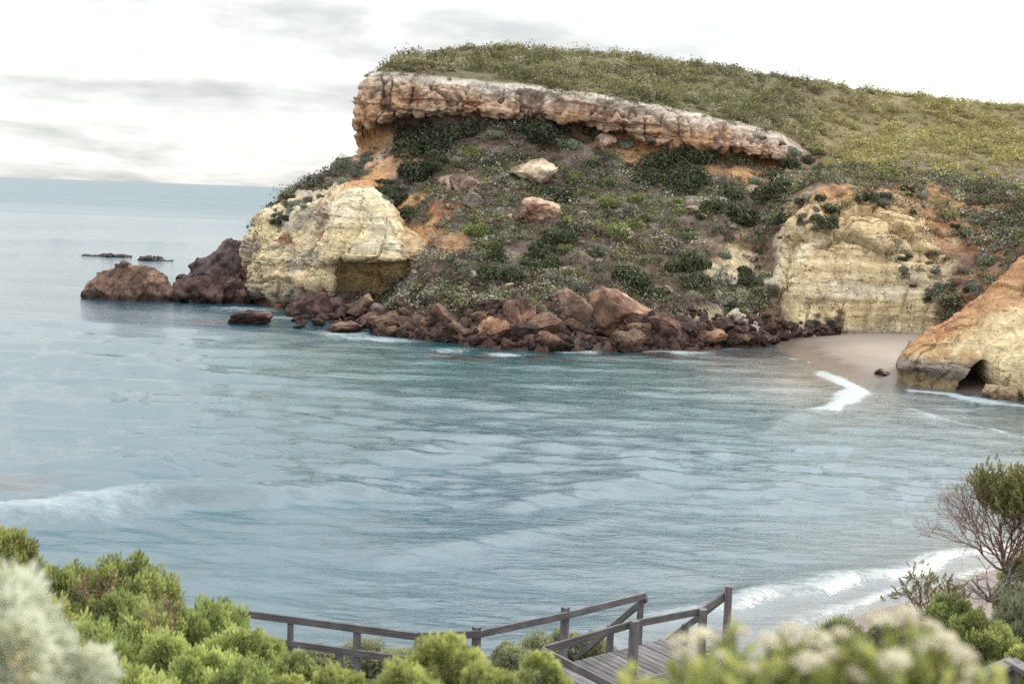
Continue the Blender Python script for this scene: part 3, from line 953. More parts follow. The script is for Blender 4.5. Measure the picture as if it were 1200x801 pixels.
# wash at the foot of the rocks and along the sand
wl = [tuple(p[1][:2]) for p in ctrl[2:12]]
d, a, s = poly_dist(q, wl)
mott = fbm(np.c_[q * 0.16, np.zeros(len(q))], 3, seed=320)
fz = np.maximum(fz, np.exp(-(d / 1.5) ** 2) * sstep(mott, -0.05, 0.4) * 0.7)
for (px, py, r_) in [(300, 362, 4.5), (330, 372, 3.5), (420, 396, 3.5), (450, 398, 3.0), (400, 391, 3), (530, 409, 2.0), (590, 414, 2), (800, 412, 3.0), (205, 350, 2.5), (1035, 446, 1.2), (1165, 468, 2)]:
    c_ = on_z(px, py)[:2]
    dd = np.linalg.norm((q - c_) * np.array([0.7, 1.0]), axis=1)
    fz = np.maximum(fz, np.exp(-(dd / r_) ** 2) * (0.62 + 0.3 * mott))
wash = np.exp(-np.clip(-sdn, 0, None) / 3.0) * (q[:, 1] < 75)
fz = np.maximum(fz, 0.33 * wash)
fz = np.maximum(fz, 0.22 * np.exp(-np.clip(-sdn, 0, None) / 8.0) * (q[:, 1] < 80))
z[near] = zz
foam[near] = fz
sand_t = np.zeros(n)
sand_t[near] = np.exp(-np.clip(-sdn, 0, None) / 3.5) * (0.75 + 0.4 * mott)
sand_t[near] = np.maximum(sand_t[near], 0.8 * np.exp(-(np.linalg.norm((q - np.array([23.5, 96])) / np.array([9, 17]), axis=1)) ** 2))
kelp = np.zeros(n)
kk = np.zeros(len(q))
for (px, py, r_) in [(700, 416, 4.0), (740, 417, 4.0), (560, 420, 2.0), (660, 418, 3), (32, 560, 0.7), (14, 572, 0.5), (195, 660, 0.8), (410, 408, 2), (250, 377, 1.5), (790, 418, 2.5), (840, 415, 3)]:
    c_ = on_z(px, py)[:2]
    dd = np.linalg.norm((q - c_) * np.array([0.45, 1.0]), axis=1)
    kk = np.maximum(kk, np.exp(-(dd / r_) ** 2) * sstep(fbm(np.c_[q * 0.6, np.zeros(len(q))], 3, seed=331), -0.3, 0.3))
kelp[near] = kk
teal = np.zeros(n)
teal[near] = np.exp(-(np.linalg.norm((q - np.array([5, 95])) / np.array([26, 24]), axis=1)) ** 2)

mt, t, out = new_mat('sea_water')
bs = N(t, 'ShaderNodeBsdfPrincipled', inp={'IOR': 1.95, 'Specular IOR Level': 0.5})
geo = N(t, 'ShaderNodeNewGeometry')
pos = geo.outputs['Position']


def attr(nm):
    return N(t, 'ShaderNodeAttribute', attribute_name=nm).outputs['Fac']


def noise_at(scale, sc3, detail=4.0, rough=0.55, dist_=0.0, rot=0.0):
    mp = N(t, 'ShaderNodeMapping')
    mp.inputs['Scale'].default_value = sc3
    mp.inputs['Rotation'].default_value = (0, 0, rot)
    L(t, pos, mp.inputs[0])
    n_ = N(t, 'ShaderNodeTexNoise', inp={'Scale': scale, 'Detail': detail, 'Roughness': rough, 'Distortion': dist_})
    L(t, mp.outputs[0], n_.inputs['Vector'])
    return n_.outputs['Fac']


deep = mixc(t, attr('teal'), (0.013, 0.064, 0.094), (0.009, 0.068, 0.079))
base = mixc(t, attr('sand_tint'), deep, (0.16, 0.135, 0.115))
base = mixc(t, attr('kelp'), base, (0.035, 0.022, 0.020))
fn = math_node(t, 'ADD', math_node(t, 'MULTIPLY', noise_at(0.55, (1, 1, 1), 7.0, 0.65, 0.8), 0.55), math_node(t, 'MULTIPLY', noise_at(2.6, (1, 1.4, 1), 6.0, 0.7, 0.4), 0.45))
fl = math_node(t, 'SUBTRACT', math_node(t, 'ADD', math_node(t, 'MULTIPLY', attr('foam'), 0.62), fn), 0.74)
ff = ramp(t, fl, [(0.0, 0.0), (0.16, 0.45), (0.42, 0.92)])
base = mixc(t, ff, base, (0.36, 0.42, 0.46))
L(t, math_node(t, 'SUBTRACT', 0.5, math_node(t, 'MULTIPLY', ff, 0.54), True), bs.inputs['Specular IOR Level'])
L(t, base, bs.inputs['Base Color'])
L(t, math_node(t, 'ADD', math_node(t, 'MULTIPLY', ff, 0.9), math_node(t, 'MULTIPLY', attr('chop'), ramp(t, noise_at(0.012, (0.22, 1.6, 1), 6.0, 0.65), [(0.35, 0.75), (0.65, 1.25)]))), bs.inputs['Roughness'])
h1 = math_node(t, 'MULTIPLY', noise_at(1.6, (0.3, 1.0, 1), 6.0, 0.6, 0.5, 0.12), 0.40)
h2 = math_node(t, 'MULTIPLY', noise_at(3.6, (0.35, 1.0, 1), 5.0, 0.6, 0.5, 0.1), 0.16)
hh = math_node(t, 'ADD', h1, h2)
hh = math_node(t, 'ADD', hh, math_node(t, 'MULTIPLY', ff, 0.05))
bpn = N(t, 'ShaderNodeBump', inp={'Strength': 0.5, 'Distance': 0.5})
L(t, hh, bpn.inputs['Height'])
L(t, bpn.outputs[0], bs.inputs['Normal'])
L(t, bs.outputs[0], out.inputs[0])
M_WATER = mt
me = build_mesh('sea', np.c_[xy, z], grid_faces(len(tcol), len(rows)), None, True,
                {'foam': foam, 'sand_tint': sand_t, 'kelp': kelp, 'teal': teal, 'chop': 0.035 + 0.07 * sstep(dist, 80, 200) + 0.34 * sstep(dist, 180, 900)})
add_obj('sea', me, M_WATER, kind='structure')


# ------------------------------------------------------------------ boulders
def ico(sub):
    import bmesh
    bm = bmesh.new()
    bmesh.ops.create_icosphere(bm, subdivisions=sub, radius=1.0)
    bm.verts.ensure_lookup_table()
    v = np.array([x.co[:] for x in bm.verts])
    f = np.array([[y_.index for y_ in x.verts] for x in bm.faces])
    bm.free()
    return v, f


ICO3, ICO4 = ico(5), ico(5)


def rock_shape(seed, base=ICO3, cuts=9, rough=0.22, stretch=(1, 1, 1), pits=0.0):
    r_ = np.random.default_rng(seed)
    v = base[0].copy()
    f = base[1]
    for _ in range(cuts):
        n_ = r_.normal(size=3)
        n_ /= np.linalg.norm(n_)
        d_ = r_.uniform(0.40, 0.80)
        v -= np.clip(v @ n_ - d_, 0, None)[:, None] * n_ * 0.96
    nn = base[0]
    o_ = r_.uniform(-50, 50, 3)
    v = v + nn * (rough * fbm(nn * 1.5 + o_, 4, seed=seed % 97)[:, None] + rough * 0.6 * fbm(nn * 4.5 + o_, 4, seed=seed % 89, ridged=True)[:, None] * 0.6)
    if pits:
        F1_, F2_, _ = voronoi(nn * 4.5 + o_, seed % 71)
        v = v - nn * (pits * (1 - sstep(F1_, 0.15, 0.5)))[:, None]
    return v * np.array(stretch), f


def rock_colors(v, c1, c2, seed):
    w = sstep(fbm(v * 1.3 + seed, 4, seed=seed % 61), -0.35, 0.35)[:, None]
    c = c1 * (1 - w) + c2 * w
    return c


PLACES = [
    (330, 245, 'on the seaward ridge above the cream sea cliff'), (395, 205, 'on the bare ridge below the end of the ledge'), (465, 240, 'on the orange earth beside the cream sea cliff'),
    (505, 185, 'in the thicket under the thick end of the ledge'), (620, 160, 'under the middle of the clifftop ledge'), (700, 170, 'under the orange undercut of the ledge'),
    (600, 205, 'near the large pale lichened boulder'), (640, 250, 'near the honeycombed pinkish boulder'), (555, 275, 'on the lower scree by the orange earth'), (560, 325, 'above the dark cone and tan boulders'),
    (630, 310, 'on the lower scree above the jagged pinnacle boulder'), (740, 335, 'on the scree above the largest waterline boulder'), (730, 260, 'in the open middle of the scree'),
    (790, 205, 'under the thin end of the ledge'), (855, 250, 'on the slope between the ledge and the cove cliff'), (815, 320, 'on the scree beside the pale bare chute'), (870, 345, 'on the pale bare chute beside the cove cliff'),
    (960, 250, 'on the brow of the cream cove cliff'), (1060, 225, 'on the earth bank above the cove cliff'), (1085, 330, 'on the broken flank of the cove cliff'), (1150, 260, 'on the reddish slope above the cave spur'), (970, 380, 'at the foot of the cove cliff by the sand')]
LOOK = {'dark': 'dense dark green shrub', 'grey': 'pale grey-green rounded shrub', 'lime': 'bright yellow-green shrub', 'dry': 'dry brown twiggy shrub'}


def place_of(px, py, places=PLACES):
    return min(places, key=lambda q_: (q_[0] - px) ** 2 + (1.4 * (q_[1] - py)) ** 2)[2]


rock_protos = {'brown': [], 'pale': []}
for k in range(12):
    v, f = rock_shape(400 + k, ICO3, 10 + k % 5, 0.16 + 0.05 * (k % 3), (1.15, 0.95, 0.8 + 0.05 * (k % 4)))
    rock_protos['brown'].append(build_mesh('boulder', v, f, rock_colors(v, np.array([0.085, 0.052, 0.042]) * (0.8 + 0.2 * (k % 4)), np.array([[0.155, 0.104, 0.078], [0.225, 0.155, 0.108], [0.135, 0.102, 0.086], [0.175, 0.118, 0.088]][k % 4]), k), True))
for k in range(5):
    v, f = rock_shape(460 + k, ICO3, 9, 0.22, (1.1, 0.95, 0.85))
    rock_protos['pale'].append(build_mesh('boulder', v, f, rock_colors(v, np.array([0.33, 0.27, 0.23]), np.array([0.55, 0.45, 0.35]), k), True))
rr = random.Random(5)


def place_rock(me, px, py, width_px, label, group=None, sink=0.3, squash=1.0, trees=TREES, name='boulder', spin=None, cat='boulder'):
    h_ = hit(px, py, trees)
    if h_ is None or h_[0].z < -0.6:
        p = Vector(on_z(px, py, 0.0))
    else:
        p = h_[0]
    rad = 0.5 * width_px / FPX * (p - Vector(CAM)).length / 0.94
    o = add_obj(name, me, M_BOULDER)
    o.scale = (rad, rad * rr.uniform(0.85, 1.1), rad * squash * rr.uniform(0.85, 1.1))
    o.rotation_euler = (rr.uniform(-0.4, 0.4), rr.uniform(-0.4, 0.4), rr.uniform(0, 6.28) if spin is None else spin)
    o.location = p + Vector((0, 0.35 * rad, rad * squash * (0.5 - sink)))
    o['label'] = label
    o['category'] = cat
    if group:
        o['group'] = group
    return o


def water_y(px):
    return float(np.interp(px, [195, 240, 285, 345, 400, 420, 500, 580, 660, 740, 820, 880, 930, 985], [350, 356, 356, 386, 390, 391, 401, 407, 410, 408, 407, 404, 401, 398]))


def belt_top(px):
    return float(np.interp(px, [285, 345, 400, 430, 480, 520, 580, 640, 700, 760, 820, 880, 930, 985], [345, 368, 360, 358, 352, 350, 358, 360, 356, 362, 378, 386, 389, 392]))


BEACHES = [(370, 385, 'below the cream sea cliff'), (450, 385, 'below the orange earth'), (540, 385, 'between the orange earth and the tan boulder'), (610, 385, 'round the jagged pinnacle boulder'), (700, 385, 'round the largest boulder pair'),
           (790, 385, 'between the largest boulder and the pale chute'), (860, 385, 'below the pale bare chute'), (940, 385, 'next to the sandy cove')]
for k in range(215):
    px = rr.uniform(345, 975)
    a, b = belt_top(px), water_y(px)
    t_ = rr.random() ** 0.75
    w = rr.uniform(26, 46) if k < 42 else (rr.uniform(14, 27) if k < 130 else rr.uniform(7, 14))
    if k < 42:
        t_ = rr.uniform(0.35, 1.0)
    if px > 885:
        w = min(w * 0.55, 16)
    py = a + (b - a) * t_
    size_ = 'big' if w > 25 else ('middling' if w > 13.5 else 'small')
    where = place_of(px, 385, BEACHES)
    place_rock(rr.choice(rock_protos['brown']), px, py, w, size_ + ' rough brown boulder in the shore heap ' + where, size_ + ' shore boulders ' + where, 0.36, rr.uniform(0.65, 0.95))
L_PL = 'pale grey rock lying on the scree slope among shrubs'
G_PL = 'pale rocks scattered over the scree slope'
for k in range(84):
    px = rr.choice([rr.uniform(480, 600), rr.uniform(480, 600), rr.uniform(600, 900)])
    py = rr.uniform(215, 345) if px > 560 else rr.uniform(300, 345)
    place_rock(rr.choice(rock_protos['pale']), px, py, rr.uniform(5, 11) if k % 3 else rr.uniform(11, 20), L_PL, G_PL, 0.35, 0.8)
for k in range(22):
    place_rock(rr.choice(rock_protos['brown']), rr.uniform(200, 285), rr.uniform(328, 354), rr.uniform(8, 17), 'knobbly brown rock piled at the foot of the seaward cliff end', 'rocks piled at the seaward cliff end', 0.35, 0.85)


def special(name, label, px, py, wpx, seed, c1, c2, stretch=(1, 1, 1), sink=0.25, rough=0.22, cuts=9, pits=0.0, spin=0.0, cat='boulder', push=0.35, base=ICO4):
    v, f = rock_shape(seed, base, cuts, rough, stretch, pits)
    me_ = build_mesh(name, v, f, rock_colors(v, np.array(c1), np.array(c2), seed), True)
    h_ = hit(px, py, TREES)
    p = Vector(on_z(px, py, 0.0)) if (h_ is None or h_[0].z < -0.6) else h_[0]
    rad = 0.5 * wpx / FPX * (p - Vector(CAM)).length / (0.80 * stretch[0])
    o = add_obj(name, me_, M_BOULDER, label=label, category=cat)
    o.scale = (rad,) * 3
    o.rotation_euler = (0, 0, spin)
    o.location = p + Vector((0, push * rad, rad * stretch[2] * (0.5 - sink)))
    return o


BR1, BR2 = (0.085, 0.053, 0.043), (0.33, 0.20, 0.135)
special('boulder', 'largest blocky orange-brown boulder at the waterline, right of its cracked partner', 726, 385, 78, 501, (0.12, 0.075, 0.06), (0.33, 0.21, 0.145), (1, 0.8, 0.78), 0.1, 0.2, 10)
special('boulder', 'big pale-streaked brown boulder leaning on the largest waterline boulder', 672, 378, 52, 502, (0.13, 0.085, 0.07), (0.36, 0.25, 0.185), (1, 0.8, 0.98), 0.15, 0.2, 9)
special('boulder', 'dark ribbed brown boulder standing just past the largest waterline boulder', 775, 388, 33, 503, BR1, (0.24, 0.15, 0.125), (1, 0.9, 0.95), 0.2)
special('boulder', 'low tan boulder reaching out into the white wash of the bay', 832, 400, 42, 504, BR1, (0.36, 0.22, 0.15), (1, 0.9, 0.62), 0.3)
special('boulder', 'dark cone shaped boulder standing in the water beside the cream cliff', 360, 372, 42, 505, (0.09, 0.055, 0.05), (0.27, 0.165, 0.13), (1, 0.9, 0.95), 0.1, 0.22)
special('boulder', 'slanting brown slab with pale top at the foot of the cream cliff', 388, 366, 46, 506, BR1, (0.36, 0.25, 0.19), (1, 0.7, 0.6), 0.2, 0.16)
special('boulder', 'rounded tan boulder wedged in the dark rocks above the foam', 577, 392, 34, 507, (0.17, 0.10, 0.07), (0.40, 0.25, 0.16), (1, 0.9, 0.8), 0.2, 0.15)
special('boulder', 'jagged dark pinnacle boulder at the water below the bright shrubs', 610, 382, 34, 508, BR1, (0.25, 0.15, 0.12), (0.85, 0.8, 1.1), 0.15, 0.28)
special('boulder', 'large pale lichened boulder high on the scrubby scree slope', 622, 212, 54, 511, (0.28, 0.225, 0.18), (0.48, 0.41, 0.335), (1, 0.8, 0.75), 0.22, 0.2, 11)
special('boulder', 'honeycombed pinkish boulder in the middle of the scree slope', 628, 260, 54, 512, (0.22, 0.14, 0.115), (0.42, 0.30, 0.245), (1, 0.8, 0.62), 0.2, 0.18, 6, 0.16)
special('boulder', 'pink boulder of the pair on bare earth beside dark shrubs', 540, 225, 28, 513, (0.34, 0.22, 0.17), (0.54, 0.40, 0.31), (1, 0.9, 0.9), 0.1)
special('boulder', 'grey round boulder below the pink one on bare earth', 552, 243, 22, 514, (0.34, 0.28, 0.24), (0.5, 0.42, 0.35), (1, 0.9, 0.85), 0.1)
special('boulder', 'tan block lying under the orange undercut of the ledge', 708, 172, 22, 515, (0.36, 0.25, 0.19), (0.55, 0.42, 0.33), (1, 0.9, 0.8), 0.1)
special('boulder', 'yellow rounded stone at the base of the cream cliff', 432, 356, 16, 516, (0.50, 0.36, 0.2), (0.64, 0.5, 0.32), (1, 0.9, 0.8), 0.1)
special('sea_rock', 'small dark rock awash on its own in the bay off the cream cliff', 293, 378, 40, 521, (0.07, 0.045, 0.042), (0.19, 0.115, 0.095), (1, 0.8, 0.52), 0.1, 0.28, cat='rock', push=0)
special('sea_rock', 'little dark rock breaking the surface in front of the boulder heap', 528, 407, 16, 522, (0.07, 0.045, 0.042), (0.20, 0.12, 0.1), (1, 0.8, 0.6), 0.1, 0.28, cat='rock', push=0)
special('sea_rock', 'small dark rock on the wet sand of the cove', 1036, 442, 17, 523, (0.09, 0.07, 0.06), (0.22, 0.17, 0.14), (1, 0.9, 0.7), 0.15, 0.25, cat='rock', push=0)
special('sea_rock', 'buff boulder lying in the wash in front of the cave', 1167, 468, 36, 524, (0.32, 0.25, 0.17), (0.52, 0.42, 0.29), (1, 0.85, 0.72), 0.1, 0.16, cat='rock', push=0)


def ridge_rock(name, label, pts, Y, depth, seed, c1, c2, rough=0.5, cat='rock', pits=0.25):
    """a long rock: skyline profile pts [(px, py)] standing in the sea at Y metres, depth metres thick"""
    xs = np.array([p[0] for p in pts], float)
    top = np.array([at(p[0], p[1], Y) for p in pts])
    s_ = np.linspace(0, 1, 90)
    px = lerp(xs[0], xs[-1], s_)
    X = np.interp(px, xs, top[:, 0])
    H = np.interp(px, xs, top[:, 2])
    H = np.maximum(H, 0.05)
    th = np.linspace(-0.12 * math.pi, 1.12 * math.pi, 60)
    W = depth * (0.35 + 0.65 * np.sqrt(np.clip(1 - (2 * s_ - 1) ** 2, 0, 1)))
    ct = np.sign(np.cos(th)) * np.abs(np.cos(th)) ** 0.7
    st = np.sign(np.sin(th)) * np.abs(np.sin(th)) ** 0.75
    G = np.stack([np.broadcast_to(X[:, None], (90, 60)), Y - W[:, None] * ct[None, :] * 0.5, np.where(st > 0, 1, 2.0 / np.maximum(H[:, None], 0.6)) * H[:, None] * st[None, :]], -1)
    n_ = normals(G)
    if n_[45, 30][2] < 0:
        n_ = -n_
    F1_, F2_, ID_ = voronoi(G * 0.9, seed)
    d_ = rough * fbm(G * 0.6, 4, seed=seed) + rough * 0.5 * fbm(G * 1.9, 3, seed=seed + 3, ridged=True) + pits * (ID_ - 0.5) + rough * facets(G * 0.30, seed + 9, 0.6, 1.3, 0.4)
    G = G + n_ * d_[..., None]
    o_ = np.array([X.mean(), Y, 0])
    v = (G - o_).reshape(-1, 3)
    cc = rock_colors(v * 0.5, np.array(c1), np.array(c2), seed)
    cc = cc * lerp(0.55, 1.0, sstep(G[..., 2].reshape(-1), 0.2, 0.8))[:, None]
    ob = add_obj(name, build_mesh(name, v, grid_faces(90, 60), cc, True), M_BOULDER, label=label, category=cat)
    ob.location = o_
    return ob


ridge_rock('sea_stack', 'long jagged brown rock islet with a peak, off the seaward end of the headland', [(101, 346), (106, 328), (118, 320), (132, 317), (139, 312), (144, 306), (149, 305), (155, 311), (168, 314), (182, 317), (190, 325), (196, 335), (205, 346)], 139, 5.0, 611, (0.11, 0.077, 0.065), (0.24, 0.165, 0.132), 0.34, pits=0.5)
ridge_rock('sea_rock', 'sloping slate-grey rock shelf running down from the seaward cliff', [(212, 332), (222, 320), (232, 307), (247, 295), (262, 287), (285, 280), (305, 279)], 149, 6, 612, (0.12, 0.09, 0.085), (0.25, 0.195, 0.18), 0.45, pits=0.7)
ridge_rock('sea_rock', 'broken brown rock platform at the foot of the seaward cliff', [(190, 350), (198, 338), (214, 332), (232, 326), (252, 322), (270, 326), (290, 330), (300, 345)], 140, 7, 613, (0.11, 0.07, 0.058), (0.27, 0.17, 0.13), 0.7, pits=0.6)
ridge_rock('reef', 'thin flat dark reef just showing beyond the islet', [(98, 299.7), (108, 299.2), (122, 298.7), (131, 299.3), (142, 298.9), (154, 299.7)], 215, 4, 614, (0.07, 0.05, 0.055), (0.14, 0.1, 0.1), 0.3, 'reef', 0.25)
ridge_rock('reef', 'small flat dark reef between the islet and the rock shelf', [(164, 304.6), (174, 303.2), (186, 302.8), (194, 303.6), (202, 304.6)], 208, 3, 615, (0.08, 0.055, 0.055), (0.16, 0.11, 0.105), 0.3, 'reef', 0.25)

# small rubble nobody would count
rub_v, rub_f = rock_shape(700, ico(2), 6, 0.25)
cand = []
while len(cand) < 750:
    px = rr.uniform(350, 985)
    a, b = belt_top(px) - 12, water_y(px) - 1
    if 470 < px < 640:
        a -= 22
    h_ = hit(px, rr.uniform(a, b), TREES)
    if h_ is not None and h_[0].z > -0.2:
        cand.append(h_[0][:])
cand = np.array(cand)
sc_ = rng.uniform(0.12, 0.55, len(cand)) ** 1.0
mats = frames(rng.normal(size=(len(cand), 3)), rng.uniform(0, 6.28, len(cand))) * sc_[:, None, None]
v, f = instances(rub_v, rub_f, mats, cand + np.array([0, 0, 0.08]))
cc = np.repeat(lerp(C_DARK * 1.0, np.array([0.30, 0.21, 0.16]), (rng.random(len(cand)) ** 2)[:, None]), len(rub_v), axis=0)
add_obj('rubble', build_mesh('rubble', v, f, cc), M_BOULDER, kind='stuff', label='loose rubble between the shore boulders', category='rubble')


# ------------------------------------------------------------------ shrubs of the headland
def shrub_mesh(seed, c1, c2, nq=380, leaf=0.13, lobes=6, flat=0.75, twig=0.0):
    r_ = np.random.default_rng(seed)
    lc = np.c_[r_.uniform(-0.6, 0.6, (lobes, 2)), r_.uniform(0.1, 0.45, lobes) * flat]
    lr = r_.uniform(0.32, 0.58, lobes)
    which = r_.integers(0, lobes, nq)
    d = r_.normal(size=(nq, 3))
    d[:, 2] = np.abs(d[:, 2]) * 0.9 - 0.15
    d /= np.linalg.norm(d, axis=1, keepdims=True)
    rad = lr[which] * r_.uniform(0.72, 1.05, nq) ** 0.6
    p = lc[which] + d * rad[:, None]
    p[:, 2] = np.maximum(p[:, 2], -0.05)
    nrm = d + r_.normal(0, 0.55, (nq, 3))
    s_ = leaf * r_.uniform(0.6, 1.35, nq)
    tv = np.array([[-0.5, -0.35, 0], [0.5, -0.3, 0.1], [0.42, 0.4, 0], [-0.45, 0.42, 0.12]])
    v, f = instances(tv, np.array([[0, 1, 2, 3]]), frames(nrm, r_.uniform(0, 6.28, nq)) * s_[:, None, None], p)
    w = np.clip(r_.normal(0.45, 0.3, nq) + 0.25 * vnoise(p * 3, seed), 0, 1)
    return v, f, np.repeat(lerp(np.array(c1), np.array(c2), w[:, None]), 4, axis=0)


KINDS = {
    'dark': ((0.026, 0.036, 0.022), (0.110, 0.125, 0.072)),
    'grey': ((0.100, 0.118, 0.098), (0.320, 0.350, 0.290)),
    'lime': ((0.080, 0.100, 0.035), (0.270, 0.290, 0.110)),
    'dry': ((0.095, 0.070, 0.068), (0.250, 0.190, 0.175)),
}
shrub_protos = {}
for i, (k, (c1, c2)) in enumerate(KINDS.items()):
    shrub_protos[k] = []
    for j in range(5):
        v, f, c = shrub_mesh(800 + 10 * i + j, c1, c2, 1700, 0.095 if k != 'dry' else 0.07, 8)
        shrub_protos[k].append(build_mesh('shrub', v, f, c))
def put_shrub(kind, px, py, wpx, tall=0.75, trees=TREES, label=None):
    h_ = hit(px, py, trees)
    if h_ is None or h_[0].z < 1.5:
        return
    p = h_[0]
    rad = 0.5 * wpx / FPX * (p - Vector(CAM)).length / 0.95
    o = add_obj('shrub', rr.choice(shrub_protos[kind]), M_SLOPE_LEAF)
    o.scale = (rad, rad, rad * tall / 0.75 * rr.uniform(0.85, 1.2))
    n_ = h_[1] if h_[1].z > 0 else -h_[1]
    up = (n_ * 0.35 + Vector((0, -0.1, 0.8))).normalized()
    o.rotation_euler = (up.to_track_quat('Z', 'Y') @ Matrix.Rotation(rr.uniform(0, 6.28), 3, 'Z').to_quaternion()).to_euler()
    o.location = p - Vector((0, 0, 0.15 * rad))
    where = place_of(px, py)
    o['label'] = LOOK[kind] + ' ' + where
    o['category'] = 'shrub'
    o['group'] = {'dark': 'dark green', 'grey': 'grey-green', 'lime': 'yellow-green', 'dry': 'dry brown'}[kind] + ' shrubs ' + where
    return o


# the large shrubs one can point to, placed where they stand
for px, py, w in [(500, 180, 50), (490, 205, 40), (520, 165, 46), (545, 155, 34), (480, 165, 30), (515, 195, 36), (625, 162, 44), (650, 155, 30), (610, 150, 24), (700, 158, 26),
                  (770, 198, 44), (795, 212, 50), (800, 225, 40), (760, 215, 34), (808, 190, 44), (815, 180, 26), (845, 245, 36), (865, 258, 40), (858, 232, 26), (908, 230, 42), (915, 212, 30), (965, 262, 28), (968, 248, 22),
                  (805, 315, 40), (812, 335, 34), (750, 335, 40), (735, 325, 30), (770, 345, 30), (640, 300, 44), (655, 280, 34), (630, 315, 34), (600, 325, 34), (570, 325, 30), (655, 235, 30), (640, 228, 26), (880, 330, 26), (855, 362, 20), (870, 318, 18),
                  (445, 225, 24), (465, 238, 34), (478, 252, 28), (455, 228, 20), (905, 345, 18), (920, 260, 20), (700, 300, 24), (585, 305, 24), (690, 195, 20), (830, 178, 24)]:
    put_shrub('dark', px, py, w * 1.2, 0.8)
for px, py, w in [(560, 275, 34), (568, 290, 28), (700, 268, 30), (722, 275, 34), (740, 268, 30), (750, 255, 24), (715, 240, 26), (690, 230, 24), (790, 240, 22), (675, 210, 26), (590, 235, 20), (540, 195, 20), (560, 180, 18), (745, 235, 22), (778, 350, 18), (665, 322, 20),
                  (720, 215, 22), (1035, 208, 36), (1045, 195, 24), (735, 205, 20)]:
    put_shrub('lime', px, py, w, 0.7)
for px, py, w in [(600, 272, 22), (562, 302, 20), (545, 318, 22), (580, 345, 18), (530, 305, 18), (668, 170, 22), (580, 160, 22), (595, 180, 20), (735, 170, 22), (760, 168, 16), (820, 222, 18), (785, 295, 16), (730, 312, 18), (885, 215, 20), (900, 250, 18), (820, 300, 22), (840, 265, 16)]:
    put_shrub('grey', px, py, w, 0.7)


for k_, px, py, w in (('grey', 930, 180, 20), ('dark', 945, 190, 24), ('dark', 925, 192, 22), ('lime', 955, 178, 18), ('grey', 915, 170, 14), ('dark', 965, 200, 20), ('grey', 895, 163, 12)):
    put_shrub(k_, px, py, w, 0.8)


def in_poly(x, y_, poly):
    c = False
    j = len(poly) - 1
    for i in range(len(poly)):
        xi, yi = poly[i]
        xj, yj = poly[j]
        if (yi > y_) != (yj > y_) and x < (xj - xi) * (y_ - yi) / (yj - yi) + xi:
            c = not c
        j = i
    return c


def scatter(n_, poly, mixk, wlo, whi, tall=0.72, trees=TREES):
    xs, ys = [p[0] for p in poly], [p[1] for p in poly]
    k = 0
    while k < n_:
        px, py = rr.uniform(min(xs), max(xs)), rr.uniform(min(ys), max(ys))
        if not in_poly(px, py, poly):
            continue
        k += 1
        put_shrub(rr.choice(mixk), px, py, rr.uniform(wlo, whi), tall, trees)


scree = [(505, 160), (700, 165), (830, 200), (890, 220), (870, 300), (820, 330), (800, 365), (640, 345), (560, 340), (530, 290), (560, 230), (500, 215)]
scatter(72, scree, ['dark', 'grey', 'grey', 'lime', 'dry', 'dry'], 10, 22)
scatter(46, [(300, 258), (340, 215), (400, 182), (428, 172), (440, 186), (415, 208), (380, 228), (350, 255), (312, 270)], ['grey', 'grey', 'grey', 'dark'], 9, 18)
scatter(22, [(438, 212), (465, 215), (490, 250), (480, 262), (455, 240)], ['dark', 'grey'], 8, 15)
scatter(30, [(1060, 215), (1200, 200), (1200, 300), (1150, 340), (1090, 310), (1080, 260)], ['grey', 'grey', 'dark', 'lime', 'dry'], 9, 20)
scatter(22, [(1050, 300), (1110, 300), (1150, 345), (1110, 360), (1070, 345)], ['dry', 'dark', 'grey'], 8, 16)
scatter(14, [(880, 240), (960, 235), (960, 275), (890, 290)], ['dark', 'grey', 'dry'], 8, 15)
scatter(12, [(940, 372), (990, 362), (1000, 388), (940, 392)], ['dry', 'grey'], 8, 14)
scatter(10, [(850, 300), (905, 300), (900, 385), (850, 350)], ['dark', 'grey'], 8, 14)


scatter(22, [(900, 222), (1000, 205), (1090, 225), (1110, 262), (1040, 240), (960, 236), (910, 250)], ['dark', 'grey', 'dark', 'dry'], 10, 22)


# scrub too dense to count: low cushions over the plateau, tufts over the slope
def cushions(pts, nrm, size, colr, nq, leaf, seed, flat=0.6):
    """wind-shaped low plants: triangular leaf sprays over squashed, leaning mounds"""
    r_ = np.random.default_rng(seed)
    n_ = len(pts)
    d = r_.normal(size=(n_, nq, 3))
    d[..., 2] = np.abs(d[..., 2])
    d /= np.linalg.norm(d, axis=-1, keepdims=True)
    asp = np.stack([r_.uniform(0.7, 1.7, n_), r_.uniform(0.7, 1.4, n_), flat * r_.uniform(0.6, 1.3, n_)], -1)
    lump = 1 + 0.35 * vnoise(d * 2.2 + (np.arange(n_) * 3.7)[:, None, None], seed)
    p = pts[:, None, :] + d * asp[:, None, :] * (size[:, None] * lump * r_.uniform(0.55, 1.05, (n_, nq)))[..., None]
    nn_ = d + r_.normal(0, 0.6, d.shape)
    tv = np.array([[-0.6, -0.4, 0], [0.6, -0.35, 0.1], [0.05, 0.75, 0.08]])
    s_ = (leaf * size[:, None] ** 0.6 * r_.uniform(0.6, 1.4, (n_, nq))).reshape(-1)
    v, f = instances(tv, np.array([[0, 1, 2]]), frames(nn_.reshape(-1, 3), r_.uniform(0, 6.28, n_ * nq)) * s_[:, None, None], p.reshape(-1, 3))
    c = np.repeat(colr * r_.uniform(0.6, 1.35, (n_, 1)), nq, axis=0) * r_.uniform(0.6, 1.4, (n_ * nq, 1))
    return v, f, np.repeat(c, 3, axis=0)


